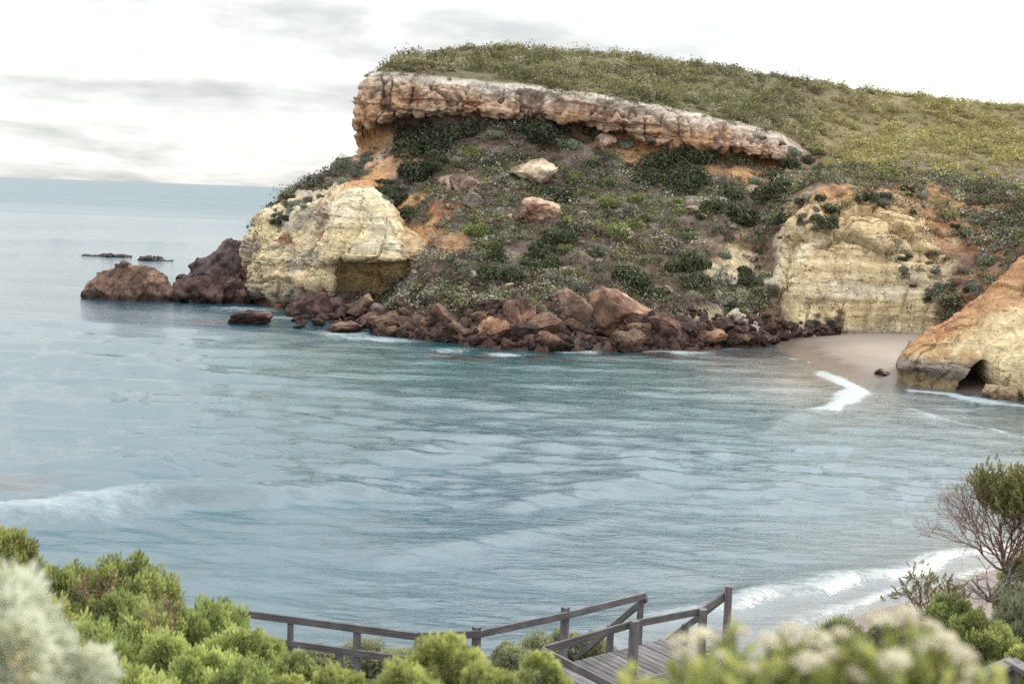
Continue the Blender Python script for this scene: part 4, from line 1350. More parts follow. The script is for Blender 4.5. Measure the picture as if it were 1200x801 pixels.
def sample_surface(Pg, Ng, mask, n_, seed):
    r_ = np.random.default_rng(seed)
    a = Pg[:-1, :-1]
    area = np.linalg.norm(np.cross(Pg[1:, :-1] - a, Pg[:-1, 1:] - a), axis=-1)
    w = (area * mask[:-1, :-1]).ravel()
    idx = r_.choice(len(w), n_, p=w / w.sum())
    i, j = np.unravel_index(idx, area.shape)
    tu, tv_ = r_.random((n_, 1)), r_.random((n_, 1))
    p = Pg[i, j] * (1 - tu) * (1 - tv_) + Pg[i + 1, j] * tu * (1 - tv_) + Pg[i, j + 1] * (1 - tu) * tv_ + Pg[i + 1, j + 1] * tu * tv_
    return p, Ng[i, j], i, j


UU, VV = np.meshgrid(np.linspace(0, ctrl.shape[0] - 1, NU), V if len(V) == NV else np.linspace(0, 10, NV), indexing='ij')
tt = []
for k, nn_ in enumerate(VS):
    tt += list(k + np.arange(nn_) / nn_)
VV = np.broadcast_to(np.array(tt + [len(VS)])[None], (NU, NV))
edge = 6.1 + 0.0 * UU
mask = ((VV > 5.88) & (VV < 8.35) & (UU > 1.8)).astype(float) * (0.5 + 0.5 * (VV < 8.1))
mask = np.maximum(mask, ((VV > 4.3) & (VV <= 6.1) & (UU > 11.2)) * 0.8)
p, n_, i, j = sample_surface(HEAD_P, HEAD_N, mask * (0.25 + sstep(fbm(HEAD_P * 0.16, 4, seed=915), -0.3, 0.2)), 5600, 901)
lo, hi = fbm(p * 0.05, 3, seed=902), fbm(p * 0.25, 3, seed=903)
g1, g2, g3, g4 = np.array([0.100, 0.105, 0.056]), np.array([0.175, 0.172, 0.094]), np.array([0.25, 0.245, 0.195]), np.array([0.15, 0.115, 0.085])
c = lerp(g1, g2, sstep(lo + 0.5 * hi, -0.4, 0.4)[:, None])
rsel = np.random.default_rng(5).random(len(p))
c = np.where((rsel < 0.16)[:, None], g3, c)
c = np.where((rsel > 0.86)[:, None], g4, c)
right = sstep(U_ := UU[i, j], 9.5, 13)[:, None]
c = c * (1 - right) + (c * 0.5 + np.array([0.34, 0.30, 0.14]) * 0.6) * right
v, f, cc = cushions(p, n_, 0.40 + 1.25 * rng.random(len(p)) ** 2.2, c, 94, 0.165, 904, 0.9)
add_obj('scrub', build_mesh('scrub', v, f, cc), M_SCRUB, kind='stuff', label='low green scrub blanketing the top of the headland', category='scrub')
mask = ((VV > 1.7) & (VV < 4.1) & (UU > 3.5) & (UU < 10.6)).astype(float) * (sstep(fbm(HEAD_P * 0.25, 3, seed=910), -0.45, 0.05) * 0.85 + 0.15)
mask = np.maximum(mask, ((VV > 2.2) & (VV < 4.0) & (UU <= 3.5) & (UU > 1)) * 0.9)
mask = np.maximum(mask, ((VV > 1.2) & (VV < 4.6) & (UU > 13.2)) * 0.6 * sstep(fbm(HEAD_P * 0.25, 3, seed=911), -0.3, 0.2))
mask = np.maximum(mask, ((VV > 2.85) & (VV < 4.6) & (UU > 10.4)) * 1.5 * sstep(fbm(HEAD_P * 0.2, 3, seed=912), -0.35, 0.1))
warm = (HEAD_COL[..., 0] > 0.38) & (HEAD_COL[..., 0] > HEAD_COL[..., 2] * 1.6)
mask = mask * np.where(warm, np.where(UU > 10.4, 0.35, 0.06), 1.0)
p, n_, i, j = sample_surface(HEAD_P, HEAD_N, mask, 9000, 905)
pal = np.array([[0.050, 0.062, 0.038], [0.30, 0.32, 0.275], [0.19, 0.205, 0.085], [0.16, 0.125, 0.12], [0.075, 0.075, 0.055], [0.14, 0.145, 0.10]])
c = pal[np.random.default_rng(8).integers(0, 6, len(p))]
v, f, cc = cushions(p, n_, 0.25 + 0.95 * rng.random(len(p)) ** 1.6, c, 52, 0.16, 906, 0.9)
add_obj('scree_plants', build_mesh('scree_plants', v, f, cc), M_SCRUB, kind='stuff', label='mixed low plants covering the scree slope', category='ground cover')


# ------------------------------------------------------------------ timber boardwalk, stairs and railings
def box_mesh(name, ln, w, h, bev=0.006):
    """a board along +X from 0 to ln, with eased edges"""
    y0, z0 = w / 2, h / 2
    ring = [(-y0 + bev, -z0), (y0 - bev, -z0), (y0, -z0 + bev), (y0, z0 - bev), (y0 - bev, z0), (-y0 + bev, z0), (-y0, z0 - bev), (-y0, -z0 + bev)]
    V_ = [(x, a, b) for x in (0, ln) for a, b in ring]
    me_ = bpy.data.meshes.new(name)
    me_.from_pydata(V_, [], [tuple(range(7, -1, -1)), tuple(range(8, 16))] + [(k, (k + 1) % 8, 8 + (k + 1) % 8, 8 + k) for k in range(8)])
    me_.update()
    return me_


def beam(name, p0, p1, w, h, parent, over=0.0):
    p0, p1 = Vector(p0), Vector(p1)
    d = (p1 - p0)
    ln = d.length + 2 * over
    d.normalize()
    p0 = p0 - d * over
    side = Vector((0, 0, 1)).cross(d)
    if side.length < 1e-3:
        side = Vector((-0.61, 0.79, 0))
    side.normalize()
    up = d.cross(side)
    o = add_obj(name, box_mesh(name, ln, w, h), M_WOOD, parent)
    mm = Matrix.Identity(4)
    for i in range(3):
        mm[i][0], mm[i][1], mm[i][2], mm[i][3] = d[i], side[i], up[i], p0[i] - parent.location[i]
    o.matrix_local = mm
    return o


def thing(name, loc, label, cat, group=None):
    o = bpy.data.objects.new(name, None)
    COL.objects.link(o)
    o.location = loc
    o['label'], o['category'] = label, cat
    if group:
        o['group'] = group
    return o


ZR, ZD = 5.60, 4.57
rp = lambda px, py, z=ZR: Vector(on_z(px, py, z))
W0, W1, F0, FM, F1_, N0, NM, N1, N2, C1 = [rp(*p) for p in ((230, 707), (490, 741), (562, 738), (666, 716), (755, 694), (635, 757), (740, 727), (820, 712), (850, 693), (722, 801))]
walk = thing('boardwalk', (N0.x, N0.y, ZD), 'grey weathered timber boardwalk landing with handrails above the beach', 'boardwalk')


def post(p, top=0.0, w=0.12, foot=0.9, par=walk, name='post'):
    return beam(name, (p.x + rr.uniform(-0.02, 0.02), p.y + rr.uniform(-0.02, 0.02), ZD - foot), (p.x, p.y, ZR + top + rr.uniform(-0.01, 0.015)), w, w, par)


def drop(p, dz):
    return Vector((p.x, p.y, p.z + dz))


RT_ = 0.13
for a, b in ((W0, W1), (W1, F0), (F0, FM), (FM, F1_)):
    beam('handrail', drop(a, -RT_ / 2), drop(b, -RT_ / 2), 0.05, RT_, walk, 0.02)
for a, b in ((N0, NM), (NM, N1), (N1, N2), (N0, N0 + (C1 - N0) * 1.9)):
    beam('handrail', drop(a, -RT_ / 2), drop(b, -RT_ / 2), 0.05, RT_, walk, 0.02)
beam('mid_rail', drop(W0, -0.50), drop(W1, -0.50), 0.045, 0.12, walk, 0.0)
for px, py in ((282, 714), (340, 722), (418, 732), (490, 741)):
    post(rp(px, py) + Vector((0, 0.075, 0)), -0.03, 0.10)
post(rp(398, 729.5) + Vector((0, 0.06, 0)), -0.46, 0.11)
for p, tp in ((F0, 0.02), (FM, 0.05), (F1_, -0.02)):
    post(p + Vector((-0.05, 0.08, 0)), tp, 0.12)
for p, tp in ((NM, 0.03), (N1, 0.02), (N2, 0.14)):
    post(p + Vector((0.05, -0.08, 0)), tp, 0.135)
post(N0 + (C1 - N0) * 0.86 + Vector((0.07, 0.06, 0)), -0.1, 0.11)
post(N0 + (C1 - N0) * 1.75 + Vector((0.07, 0.06, 0)), -0.1, 0.11)
d1 = (N1 - N0)
d1.z = 0
d1.normalize()
d2 = Vector((-d1.y, d1.x, 0))
far_t = (F0 - N0).dot(d2)
pl = (N1 - N0).dot(d1)
s_ = -1.8
while s_ < pl + 0.35:
    a = N0 + d1 * s_ + d2 * (-0.06)
    b = N0 + d1 * s_ + d2 * (far_t + rr.uniform(0.04, 0.09))
    zz_ = ZD - 0.02 + rr.uniform(-0.004, 0.004)
    beam('plank', (a.x, a.y, zz_), (b.x, b.y, zz_), 0.138, 0.04, walk)
    s_ += 0.152
for tt_ in (0.10, far_t - 0.12):
    a, b = N0 + d1 * -1.8 + d2 * tt_, N0 + d1 * (pl + 0.3) + d2 * tt_
    beam('bearer', (a.x, a.y, ZD - 0.13), (b.x, b.y, ZD - 0.13), 0.08, 0.16, walk)
beam('edge_board', (N0 + d1 * -1.8 + d2 * -0.10 + Vector((0, 0, ZD - ZR - 0.06))), (N0 + d1 * (pl + 0.3) + d2 * -0.10 + Vector((0, 0, ZD - ZR - 0.06))), 0.04, 0.16, walk)
wd = (W1 - W0)
wd.z = 0
wlen = wd.length
wd.normalize()
wn = Vector((wd.y, -wd.x, 0))
s_ = 0.1
while s_ < wlen - 0.1:
    a = W0 + wd * s_ + wn * -0.05
    b = W0 + wd * s_ + wn * 1.2
    beam('plank', (a.x, a.y, ZD - 0.02 + rr.uniform(-0.004, 0.004)), (b.x, b.y, ZD - 0.02), 0.138, 0.04, walk)
    s_ += 0.152
stair = thing('beach_stair', (F1_.x, F1_.y, ZD), 'grey timber stair dropping from the landing to the beach', 'stair')
sdir = (d2 * 0.93 + d1 * 0.2).normalized()
for base in (F1_ + Vector((0.05, 0, 0)), N2):
    q0, q1 = drop(base, -0.10), base + sdir * 2.6 + Vector((0, 0, -2.2))
    beam('handrail', q0, q1, 0.05, 0.12, stair)
    beam('stringer', drop(base, ZD - ZR - 0.2), base + sdir * 2.6 + Vector((0, 0, ZD - ZR - 2.3)), 0.05, 0.24, stair)
    pm = base + sdir * 1.3
    beam('post', (pm.x, pm.y, ZD - 2.0), (pm.x, pm.y, ZR - 1.08), 0.11, 0.11, stair)
for k in range(10):
    a = F1_ + sdir * (0.25 + 0.24 * k)
    b = N2 + sdir * (0.25 + 0.24 * k)
    z_ = ZD - 0.2 * (k + 1)
    beam('tread', (a.x, a.y, z_), (b.x, b.y, z_), 0.26, 0.04, stair)
rail = thing('railing', tuple(at(1186, 776, 10.4) - np.array([0, 0, 1.05])), 'weathered grey timber railing corner half hidden by the green bushes', 'railing')
ra, rb, rc = Vector(at(1140, 800, 11.2)), Vector(at(1186, 776, 10.4)), Vector(at(1240, 800, 9.8))
rb.z = ra.z = rc.z = at(1186, 776, 10.4)[2]
ra = rb + Vector((-0.75, -0.35, -0.16))
rc = rb + Vector((0.35, -0.75, -0.05))
beam('handrail', ra, rb, 0.14, 0.05, rail, 0.03)
beam('handrail', rb, rc, 0.14, 0.05, rail, 0.03)
for p_ in (rb, ra, rc):
    beam('post', (p_.x, p_.y, p_.z - 1.2), (p_.x, p_.y, p_.z - 0.03), 0.10, 0.10, rail)
beam('mid_rail', drop(ra, -0.45), drop(rb, -0.45), 0.045, 0.12, rail)
beam('mid_rail', drop(rb, -0.45), drop(rc, -0.45), 0.045, 0.12, rail)


# ------------------------------------------------------------------ foreground bushes
def shoot(nleaf, ln, leaf_len, leaf_w, seed, open0=0.9, open1=0.25):
    """a leafy shoot along +Z: verts, quads, position along the shoot per vertex"""
    r_ = np.random.default_rng(seed)
    V_, F_, T_ = [], [], []
    for k in range(nleaf):
        t_ = (k + 0.5) / nleaf
        az = k * 2.399 + r_.normal(0, 0.2)
        op = lerp(open0, open1, t_) + r_.normal(0, 0.12)
        dr = np.array([math.cos(az) * math.sin(op), math.sin(az) * math.sin(op), math.cos(op)])
        sd_ = np.array([-math.sin(az), math.cos(az), 0])
        l_ = leaf_len * r_.uniform(0.75, 1.2) * (1 - 0.25 * t_)
        o_ = np.array([0, 0, ln * t_ * 0.85])
        i0 = len(V_)
        V_ += [o_, o_ + dr * l_ * 0.55 + sd_ * leaf_w, o_ + dr * l_ + np.array([0, 0, 0.12 * l_]), o_ + dr * l_ * 0.55 - sd_ * leaf_w]
        F_.append([i0, i0 + 1, i0 + 2, i0 + 3])
        T_ += [t_ * 0.6, t_ * 0.6 + 0.25, t_ * 0.6 + 0.45, t_ * 0.6 + 0.25]
    return np.array(V_), np.array(F_), np.array(T_)


def tuft(nleaf, ln, leaf_len, leaf_w, seed):
    """a rounded tuft of short leaves round +Z, about ln tall: verts, quads, lightness per vertex"""
    r_ = np.random.default_rng(seed)
    V_, F_, T_ = [], [], []
    for k in range(nleaf):
        op = math.acos(1 - 1.55 * (k + 0.5) / nleaf) * r_.uniform(0.9, 1.1)
        az = k * 2.399 + r_.normal(0, 0.25)
        dr = np.array([math.cos(az) * math.sin(op), math.sin(az) * math.sin(op), math.cos(op)])
        ro = ln * 0.30 * r_.uniform(0.5, 1.15)
        o_ = dr * ro * np.array([1, 1, 1.5]) + np.array([0, 0, ln * 0.35])
        dr = dr * 0.8 + np.array([0, 0, 0.55])
        dr /= np.linalg.norm(dr)
        sd_ = np.cross(dr, r_.normal(size=3))
        sd_ /= np.linalg.norm(sd_) + 1e-9
        l_ = leaf_len * r_.uniform(0.7, 1.2)
        i0 = len(V_)
        V_ += [o_, o_ + dr * l_ * 0.55 + sd_ * leaf_w, o_ + dr * l_, o_ + dr * l_ * 0.55 - sd_ * leaf_w]
        F_.append([i0, i0 + 1, i0 + 2, i0 + 3])
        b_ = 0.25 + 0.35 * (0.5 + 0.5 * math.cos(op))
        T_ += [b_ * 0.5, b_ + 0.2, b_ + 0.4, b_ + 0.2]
    return np.array(V_), np.array(F_), np.array(T_)


def bush_mesh(seed, Rr, Hh, nsh, c0, c1, ln=0.12, nleaf=18, leaf_len=0.045, leaf_w=0.0065, lobes=12, gap=0.0, warm=None):
    """a bush of radius Rr and height Hh standing at z = 0: lumpy crown of leafy shoots"""
    r_ = np.random.default_rng(seed)
    lc, lr = [], []
    for k in range(lobes):
        a_, e_ = r_.uniform(0, 6.28), r_.uniform(0.05, 1.45)
        rad = r_.uniform(0.45, 0.72)
        lc.append([math.cos(a_) * math.cos(e_) * Rr * rad, math.sin(a_) * math.cos(e_) * Rr * rad, Hh * (0.30 + 0.46 * math.sin(e_))])
        lr.append(r_.uniform(0.20, 0.42) * Rr)
    lc.append([0, 0, Hh * 0.55])
    lr.append(0.55 * Rr)
    lc, lr = np.array(lc), np.array(lr)
    w = lr ** 2 / (lr ** 2).sum()
    which = r_.choice(len(lr), nsh * 3, p=w)
    d = r_.normal(size=(nsh * 3, 3))
    d[:, 2] = d[:, 2] * 0.85 + 0.25
    d /= np.linalg.norm(d, axis=1, keepdims=True)
    depth = np.where(r_.random(nsh * 3) < 0.78, r_.uniform(0.90, 1.02, nsh * 3), r_.uniform(0.55, 0.9, nsh * 3))
    p = lc[which] + d * (lr[which] * depth)[:, None]
    inside = (np.linalg.norm(p[:, None] - lc[None], axis=2) < lr[None] * 0.86).sum(1) - (depth < 0.86)
    ok = np.where((inside <= 0) & (p[:, 2] > 0.05))[0][:nsh]
    p, d = p[ok], d[ok]
    n_ = len(p)
    ax = d * 0.9 + np.array([0, 0, 0.45]) + r_.normal(0, 0.15, (n_, 3))
    V_, F_, C_ = [], [], []
    off = 0
    jit = np.clip(0.5 + 0.35 * vnoise(p * (2.2 / Rr), seed % 50) + r_.normal(0, 0.2, n_), 0, 1.2)
    for k in range(4):
        tv, tf, tt2 = tuft(nleaf, ln, leaf_len, leaf_w, seed * 7 + k)
        sel = np.arange(k, n_, 4)
        sc = r_.uniform(0.6, 1.5, len(sel))
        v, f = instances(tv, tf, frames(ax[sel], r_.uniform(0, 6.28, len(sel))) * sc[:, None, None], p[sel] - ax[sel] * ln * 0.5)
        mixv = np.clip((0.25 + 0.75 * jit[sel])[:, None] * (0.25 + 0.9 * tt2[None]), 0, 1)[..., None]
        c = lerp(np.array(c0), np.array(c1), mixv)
        if warm is not None:
            hot = (r_.random(len(sel)) < 0.06)[:, None, None]
            c = np.where(hot, lerp(c, np.array(warm), 0.5), c)
        V_.append(v)
        F_.append(f + off)
        C_.append(c.reshape(-1, 3))
        off += len(v)
    return np.concatenate(V_), np.concatenate(F_), np.concatenate(C_), lc, lr


def stems_mesh(lc, Rr, seed, thick=0.014):
    r_ = np.random.default_rng(seed)
    parts = []
    for c in lc:
        mid = np.array([c[0] * 0.35, c[1] * 0.35, c[2] * 0.45]) + r_.normal(0, 0.05 * Rr, 3)
        path = pchip(np.array([[c[0] * 0.05, c[1] * 0.05, -0.25], mid, c]), np.linspace(0, 2, 7), 0)
        parts.append(tube(path, np.linspace(thick, thick * 0.35, 7), 5))
        for _ in range(3):
            e = c + np.clip(r_.normal(0, 0.14 * Rr, 3), -0.2 * Rr, 0.2 * Rr)
            parts.append(tube(np.array([path[4], (path[4] + e) / 2 + r_.normal(0, 0.03, 3), e]), [thick * 0.5, thick * 0.35, thick * 0.15], 4))
    return join(parts)


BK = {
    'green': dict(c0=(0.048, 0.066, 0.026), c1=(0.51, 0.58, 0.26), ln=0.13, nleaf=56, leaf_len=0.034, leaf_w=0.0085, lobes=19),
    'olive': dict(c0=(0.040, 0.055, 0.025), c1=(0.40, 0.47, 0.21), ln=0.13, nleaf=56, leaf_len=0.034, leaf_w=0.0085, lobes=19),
    'grey': dict(c0=(0.095, 0.110, 0.080), c1=(0.34, 0.37, 0.275), ln=0.13, nleaf=40, leaf_len=0.065, leaf_w=0.0075, lobes=12),
}
bush_protos = {}
for i, (k, kw) in enumerate(BK.items()):
    bush_protos[k] = []
    for j in range(3 if k != 'grey' else 2):
        v, f, c, lc, lr = bush_mesh(1000 + 20 * i + j, 0.62, 1.0, 470 if k != 'grey' else 380, **kw)
        fm = build_mesh('foliage', v, f, c)
        sv, sf = stems_mesh(lc, 0.62, 1100 + 20 * i + j)
        sm = build_mesh('stem', sv, sf, None, True)
        bush_protos[k].append((fm, sm))


def put_bush(kind, j, px, py, Y, width_m, label, hmax=2.2, spin=None, group=None):
    p = at(px, py, Y)
    g = float(ground_z(p[0], p[1]))
    h_ = p[2] - g
    hh_ = min(max(h_, 0.35), hmax)
    o = thing('coastal_bush', (p[0], p[1], p[2] - hh_), label, 'bush', group)
    fm, sm = bush_protos[kind][j % len(bush_protos[kind])]
    s_ = width_m / (1.24 if Y > 20 else 1.06)
    o.rotation_euler = (0, 0, rr.uniform(0, 6.28) if spin is None else spin)
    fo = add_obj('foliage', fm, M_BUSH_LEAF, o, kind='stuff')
    st = add_obj('stem', sm, M_STEM, o, kind='stuff')
    cv = max(hh_ / 1.05, s_ * 0.9)
    for q_ in (fo, st):
        q_.scale = (s_, s_, min(hh_ / 1.05, s_ * 1.5))
        q_.location = (0, 0, hh_ - 1.05 * min(hh_ / 1.05, s_ * 1.5))
    if hh_ / 1.05 > s_ * 1.5:
        # a bare leg down to the ground below the crown
        low = hh_ - 1.05 * s_ * 1.5
        tv, tf = tube(np.array([[0, 0, -0.2], [0.03, 0.02, low * 0.5], [0, 0, low + 0.15]]), [0.035, 0.03, 0.022], 7)
        add_obj('trunk', build_mesh('trunk', tv, tf, None, True), M_STEM, o)
    return o


put_bush('green', 0, -14, 608, 11.6, 1.05, 'tall bright green bush topping the left bank above the sea')
put_bush('olive', 0, 55, 655, 12.0, 1.15, 'middle olive green bush in the row along the left bank edge')
put_bush('olive', 1, 150, 640, 12.3, 1.20, 'big domed olive green bush with dark hollow, last of the left bank row')
put_bush('olive', 2, 105, 655, 12.8, 1.0, 'olive bush squeezed behind the domed bush on the left bank')
put_bush('green', 1, 5, 660, 10.6, 1.0, 'bright green bush behind the pale blurred foliage')
put_bush('olive', 0, 250, 697, 10.8, 1.10, 'dense green bush beside the start of the two-railed fence')
put_bush('green', 2, 165, 712, 9.6, 1.0, 'yellow-green bush below the domed bush of the left bank')
put_bush('green', 0, 100, 725, 9.0, 1.0, 'shaded green bush beside the pale blurred foliage')
put_bush('green', 1, 240, 752, 8.6, 0.85, 'rounded yellow-green bush in front of the dense fence-side bush')
put_bush('green', 2, 160, 775, 8.0, 0.9, 'low green bush at the foot of the rounded yellow-green bush')
put_bush('olive', 1, 300, 738, 10.4, 0.75, 'small dark green bush under the end of the two-railed fence')
put_bush('olive', 2, 342, 758, 9.6, 0.62, 'little green bush in front of the first fence post')
for k, (px, py, Y, w) in enumerate([(205, 705, 10.2, 0.9), (285, 725, 9.9, 0.8), (200, 735, 9.0, 0.8), (290, 770, 8.4, 0.7), (210, 790, 7.6, 0.8), (60, 690, 10.0, 1.0), (130, 690, 10.6, 0.9), (345, 785, 8.4, 0.5)]):
    put_bush('green' if k % 3 else 'olive', k, px, py, Y, w, 'leafy green bush knitted into the thicket between the left bank bushes', group='bushes knitted into the left bank thicket')
put_bush('green', 0, 395, 779, 7.0, 0.50, 'soft bright green bush top below the fence posts')
put_bush('green', 1, 530, 733, 6.2, 0.66, 'large bright green bush hiding the bend of the boardwalk railing')
put_bush('green', 2, 478, 770, 5.6, 0.48, 'bright green bush crowded in front of the large railing-bend bush')
put_bush('green', 0, 570, 776, 5.6, 0.42, 'bright green bush between the large railing-bend bush and the small round one')
put_bush('green', 1, 638, 758, 6.0, 0.33, 'small round bright green bush in front of the landing corner')
for k, (px, py, Y, w) in enumerate([(372, 757, 23.6, 1.5), (430, 750, 24.4, 1.7), (470, 757, 24.0, 1.6), (520, 757, 24.4, 1.6)]):
    put_bush('grey', k, px, py, Y, w, 'low grey-green bush behind the two-railed boardwalk fence', 1.6, group='bushes behind the two-railed fence')
for k, (px, py, Y, w) in enumerate([(600, 752, 24.6, 1.4), (632, 742, 25.4, 1.6), (668, 735, 26.0, 1.5), (695, 742, 25.6, 1.3)]):
    put_bush('grey', k, px, py, Y, w, 'low grey-green bush seen between the two landing handrails', 1.8, group='bushes beyond the landing')
put_bush('grey', 0, 985, 718, 16.5, 0.85, 'grey-green bush standing against the white surf')
put_bush('olive', 1, 1122, 692, 14.2, 0.85, 'dark green bush below the twiggy shrub on the right bank')
put_bush('olive', 2, 1160, 715, 12.6, 1.0, 'large rounded green bush above the railing corner')
put_bush('green', 2, 1212, 748, 12.0, 0.5, 'green bush overhanging the railing corner')
put_bush('grey', 1, 1200, 690, 13.6, 0.9, 'grey-green bush under the dead grey branches')
put_bush('olive', 1, 1205, 645, 15.0, 0.75, 'leafy bush at the foot of the twiggy shrub')
put_bush('olive', 0, 1075, 735, 12.6, 0.6, 'dark bush just above the cream flower heads')
put_bush('grey', 0, 1040, 722, 15.8, 0.6, 'small grey-green bush between the surf and the flower heads')


# the twiggy shrub with a leafy top, and the dead tangle beside it
def branch_tree(root, dirn, ln, rad, depth, r_, spread, parts, tips, up=0.15, nb=(2, 4)):
    dirn = dirn / np.linalg.norm(dirn)
    n_ = 5
    path = [np.array(root, float)]
    dd = dirn.copy()
    for k in range(n_ - 1):
        dd = dd + r_.normal(0, 0.13, 3) + np.array([0, 0, up * 0.2])
        dd /= np.linalg.norm(dd)
        path.append(path[-1] + dd * ln / (n_ - 1))
    parts.append(tube(np.array(path), np.linspace(rad, rad * 0.6, n_), 5 if depth > 1 else 4))
    if depth == 0:
        tips.append((path[-1], dd))
        return
    for _ in range(r_.integers(nb[0], nb[1] + 1)):
        i = r_.integers(2, n_)
        nd = dd + r_.normal(0, spread, 3)
        branch_tree(path[i], nd, ln * r_.uniform(0.6, 0.85), rad * 0.58, depth - 1, r_, spread, parts, tips, up, nb)


def twig_shrub(name, label, cat, px, py, Y, height, dirs, depth, seed, matx, leaf_side=None, spread=0.5, rad=0.022, ln=0.5, up=0.15):
    base = at(px, py, Y)
    o = thing(name, tuple(base), label, cat)
    r_ = np.random.default_rng(seed)
    alltips = []
    for d_ in dirs:
        parts, tips = [], []
        branch_tree((0, 0, -0.1), np.array(d_, float), ln, rad, depth, r_, spread, parts, tips, up, (2, 4))
        v, f = join(parts)
        add_obj('branch', build_mesh('branch', v, f, None, True), matx, o, kind='stuff')
        alltips += tips
    if leaf_side:
        P_ = np.array([t_[0] for t_ in alltips])
        D_ = np.array([t_[1] for t_ in alltips])
        sel = leaf_side(P_)
        P_, D_ = P_[sel], D_[sel]
        P_ = P_ + r_.normal(0, 0.03, P_.shape)
        D_ = D_ + r_.normal(0, 0.4, D_.shape) + np.array([0, 0, 0.4])
        tv, tf, tt2 = shoot(18, 0.11, 0.045, 0.0065, seed)
        v, f = instances(tv, tf, frames(D_, r_.uniform(0, 6.28, len(P_))) * r_.uniform(0.7, 1.2, len(P_))[:, None, None], P_)
        c = lerp(np.array([0.075, 0.075, 0.038]), np.array([0.25, 0.24, 0.12]), np.clip(r_.uniform(0.2, 1.0, len(P_))[:, None] * (0.4 + 0.7 * tt2[None]), 0, 1)[..., None]).reshape(-1, 3)
        add_obj('foliage', build_mesh('foliage', v, f, c), M_BUSH_LEAF, o, kind='stuff')
    return o


twig_shrub('twiggy_shrub', 'tall reddish brown twiggy shrub with leaves only on its top', 'shrub', 1178, 660, 15.0, 1.3,
           [(-0.55, 0.0, 0.75), (-0.35, 0.2, 0.85), (-0.2, -0.2, 0.95), (0.05, 0.1, 1.0), (0.25, -0.1, 0.95), (0.5, 0.1, 0.9), (-0.7, -0.1, 0.5), (0.1, -0.3, 0.9), (-0.45, 0.3, 0.7), (-0.1, 0.35, 0.9), (0.35, 0.3, 0.9), (-0.3, -0.35, 0.8), (0.6, -0.2, 0.7), (0.75, 0.1, 0.6)], 5, 2001, M_DRY,
           lambda q_: (q_[:, 2] > 0.62 - 0.25 * q_[:, 0]) & (q_[:, 0] > -0.35), 0.40, 0.016, 0.50, 0.25)
twig_shrub('dead_shrub', 'dead grey tangle of bare curling branches below the twiggy shrub', 'shrub', 1160, 695, 14.4, 0.6,
           [(-0.9, 0, 0.55), (-0.6, 0.2, 0.8), (0.5, 0.1, 0.7), (0.9, 0, 0.5), (0.1, -0.2, 0.9), (-0.3, -0.3, 0.7)], 3, 2002, bark_material('dead_grey_twig', (0.11, 0.09, 0.09), (0.30, 0.26, 0.25)), None, 0.75, 0.016, 0.34, -0.1)

twig_shrub('open_shrub', 'small open-branched green bush standing alone against the surf', 'bush', 1084, 728, 15.4, 0.75,
           [(-0.5, 0.0, 0.8), (-0.2, 0.3, 0.9), (0.2, -0.2, 0.9), (0.5, 0.1, 0.8), (0.0, 0.1, 1.0), (-0.35, -0.3, 0.8), (0.35, 0.35, 0.8)], 3, 2003, M_STEM,
           lambda q_: q_[:, 2] > 0.2, 0.5, 0.014, 0.30, 0.2)

for (px, py, Y, sd_) in ((196, 745, 9.4, 2010), (112, 705, 10.6, 2012)):
    tw = twig_shrub('dead_shrub', 'bare purplish dead twigs poking out of the left bank thicket', 'shrub', px, py, Y, 0.4,
                    [(-0.4, 0, 0.8), (0.1, 0.2, 0.9), (0.4, -0.1, 0.8), (-0.1, -0.3, 0.9)], 3, sd_, M_DRY, None, 0.45, 0.009, 0.20, 0.2)
    tw['group'] = 'dead twigs in the left bank thicket'

# pale blurred bush close to the lens on the left
v, f, c, lc, lr = bush_mesh(1301, 0.30, 0.55, 420, (0.26, 0.31, 0.21), (0.78, 0.81, 0.70), 0.06, 46, 0.018, 0.005, 16, warm=(0.66, 0.52, 0.22))
pt = at(2, 670, 2.15)
pb = thing('silver_bush', (pt[0] - 0.08, pt[1], pt[2] - 0.56), 'pale silvery green bush with yellowing tips, soft and close on the left bank', 'bush')
add_obj('foliage', build_mesh('foliage', v, f, c), M_SILVER, pb, kind='stuff')
sv, sf = stems_mesh(lc, 0.30, 1302, 0.008)
add_obj('stem', build_mesh('stem', sv, sf, None, True), M_STEM, pb, kind='stuff')

# flowering bush close to the lens on the right
fb_c = at(960, 742, 2.0)
fb = thing('flowering_bush', (fb_c[0], fb_c[1], fb_c[2] - 0.62), 'flowering bush with cream flower heads over light green leaves, soft and close', 'bush')
heads = [(800, 758), (822, 745), (862, 742), (845, 770), (900, 752), (880, 785), (930, 745), (958, 750), (985, 742), (945, 778), (1010, 765), (1032, 728), (1062, 722), (1090, 735), (1075, 755),
         (1105, 752), (1125, 768), (1048, 775), (1000, 792), (830, 790), (910, 796), (1090, 790), (1135, 790), (975, 770), (790, 788)]
r_ = np.random.default_rng(77)
stalks, LV, LF, LC, off = [], [], [], [], 0
tvs = [shoot(16, 0.10, 0.042, 0.0085, 1400 + k, 1.0, 0.55) for k in range(3)]
hd = r_.normal(size=(90, 3))
hd[:, 2] = np.abs(hd[:, 2]) * 0.9
hd /= np.linalg.norm(hd, axis=1, keepdims=True)
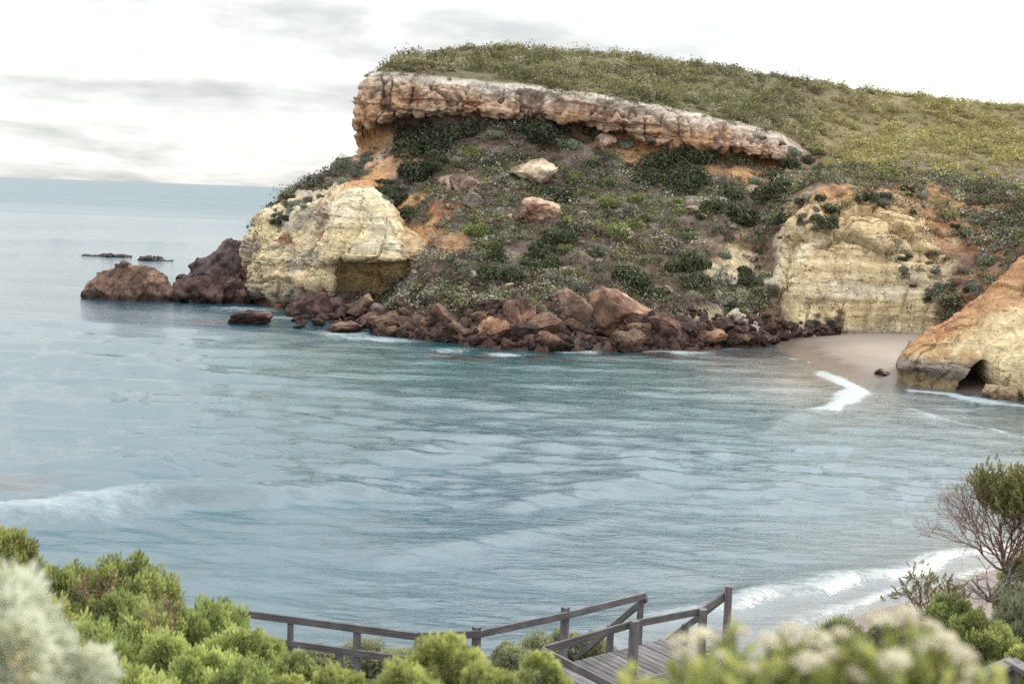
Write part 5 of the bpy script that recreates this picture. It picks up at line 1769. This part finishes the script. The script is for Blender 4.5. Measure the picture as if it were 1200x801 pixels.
pv, pf = instances(np.array([[-0.5, -0.5, 0], [0.5, -0.5, 0.1], [0.5, 0.5, 0], [-0.5, 0.5, 0.1]]), np.array([[0, 1, 2, 3]]),
                   frames(hd + r_.normal(0, 0.4, hd.shape), r_.uniform(0, 6.28, 90)) * (0.0065 * r_.uniform(0.7, 1.3, 90))[:, None, None], hd * np.array([0.021, 0.021, 0.013]))
pc = np.repeat(lerp(np.array([0.50, 0.44, 0.30]), np.array([0.76, 0.75, 0.64]), r_.random(90)[:, None]), 4, axis=0)
M_FLOWER = leaf_material('flower_petal', 0.3, 0.12, 0.1, (1.0, 1.0, 0.9))
head_me = build_mesh('flower_head', pv, pf, pc)
o0 = np.array(fb.location)
for (px, py) in heads:
    Yh = 2.0 + r_.uniform(-0.16, 0.22)
    tip = at(px, py, Yh) - o0
    foot = np.array([tip[0] * 0.35, tip[1] * 0.35, 0.0])
    path = pchip(np.array([foot, (foot + tip) / 2 + np.array([tip[0] * 0.2, 0, 0]), tip]), np.linspace(0, 2, 7), 0)
    stalks.append(tube(path, np.linspace(0.006, 0.0028, 7), 5))
    h_ = add_obj('flower_head', head_me, M_FLOWER, fb)
    h_.location = tip
    sc = r_.uniform(0.75, 1.25)
    h_.scale = (sc, sc, sc)
    h_.rotation_euler = (r_.uniform(-0.4, 0.4), r_.uniform(-0.4, 0.4), r_.uniform(0, 6))
    pts = tip - np.array([0, 0, 1]) * r_.uniform(0.05, 0.30, 34)[:, None] + r_.normal(0, 1, (34, 3)) * np.array([0.032, 0.03, 0.012])
    ax = np.array([0, 0, 0.8]) + r_.normal(0, 0.45, (34, 3))
    for k in range(34):
        tv, tf, tt2 = tvs[k % 3]
        v, f = instances(tv, tf, frames(ax[k:k + 1], r_.uniform(0, 6, 1)) * r_.uniform(0.5, 0.85), pts[k:k + 1])
        LV.append(v)
        LF.append(f + off)
        LC.append(lerp(np.array([0.12, 0.16, 0.05]), np.array([0.46, 0.52, 0.24]), np.clip(r_.uniform(0.2, 1) * (0.4 + 0.7 * tt2), 0, 1)[:, None]))
        off += len(v)
add_obj('foliage', build_mesh('foliage', np.concatenate(LV), np.concatenate(LF), np.concatenate(LC)), M_BUSH_LEAF, fb, kind='stuff')
sv, sf = join(stalks)
add_obj('stem', build_mesh('stem', sv, sf, None, True), M_STEM, fb, kind='stuff')
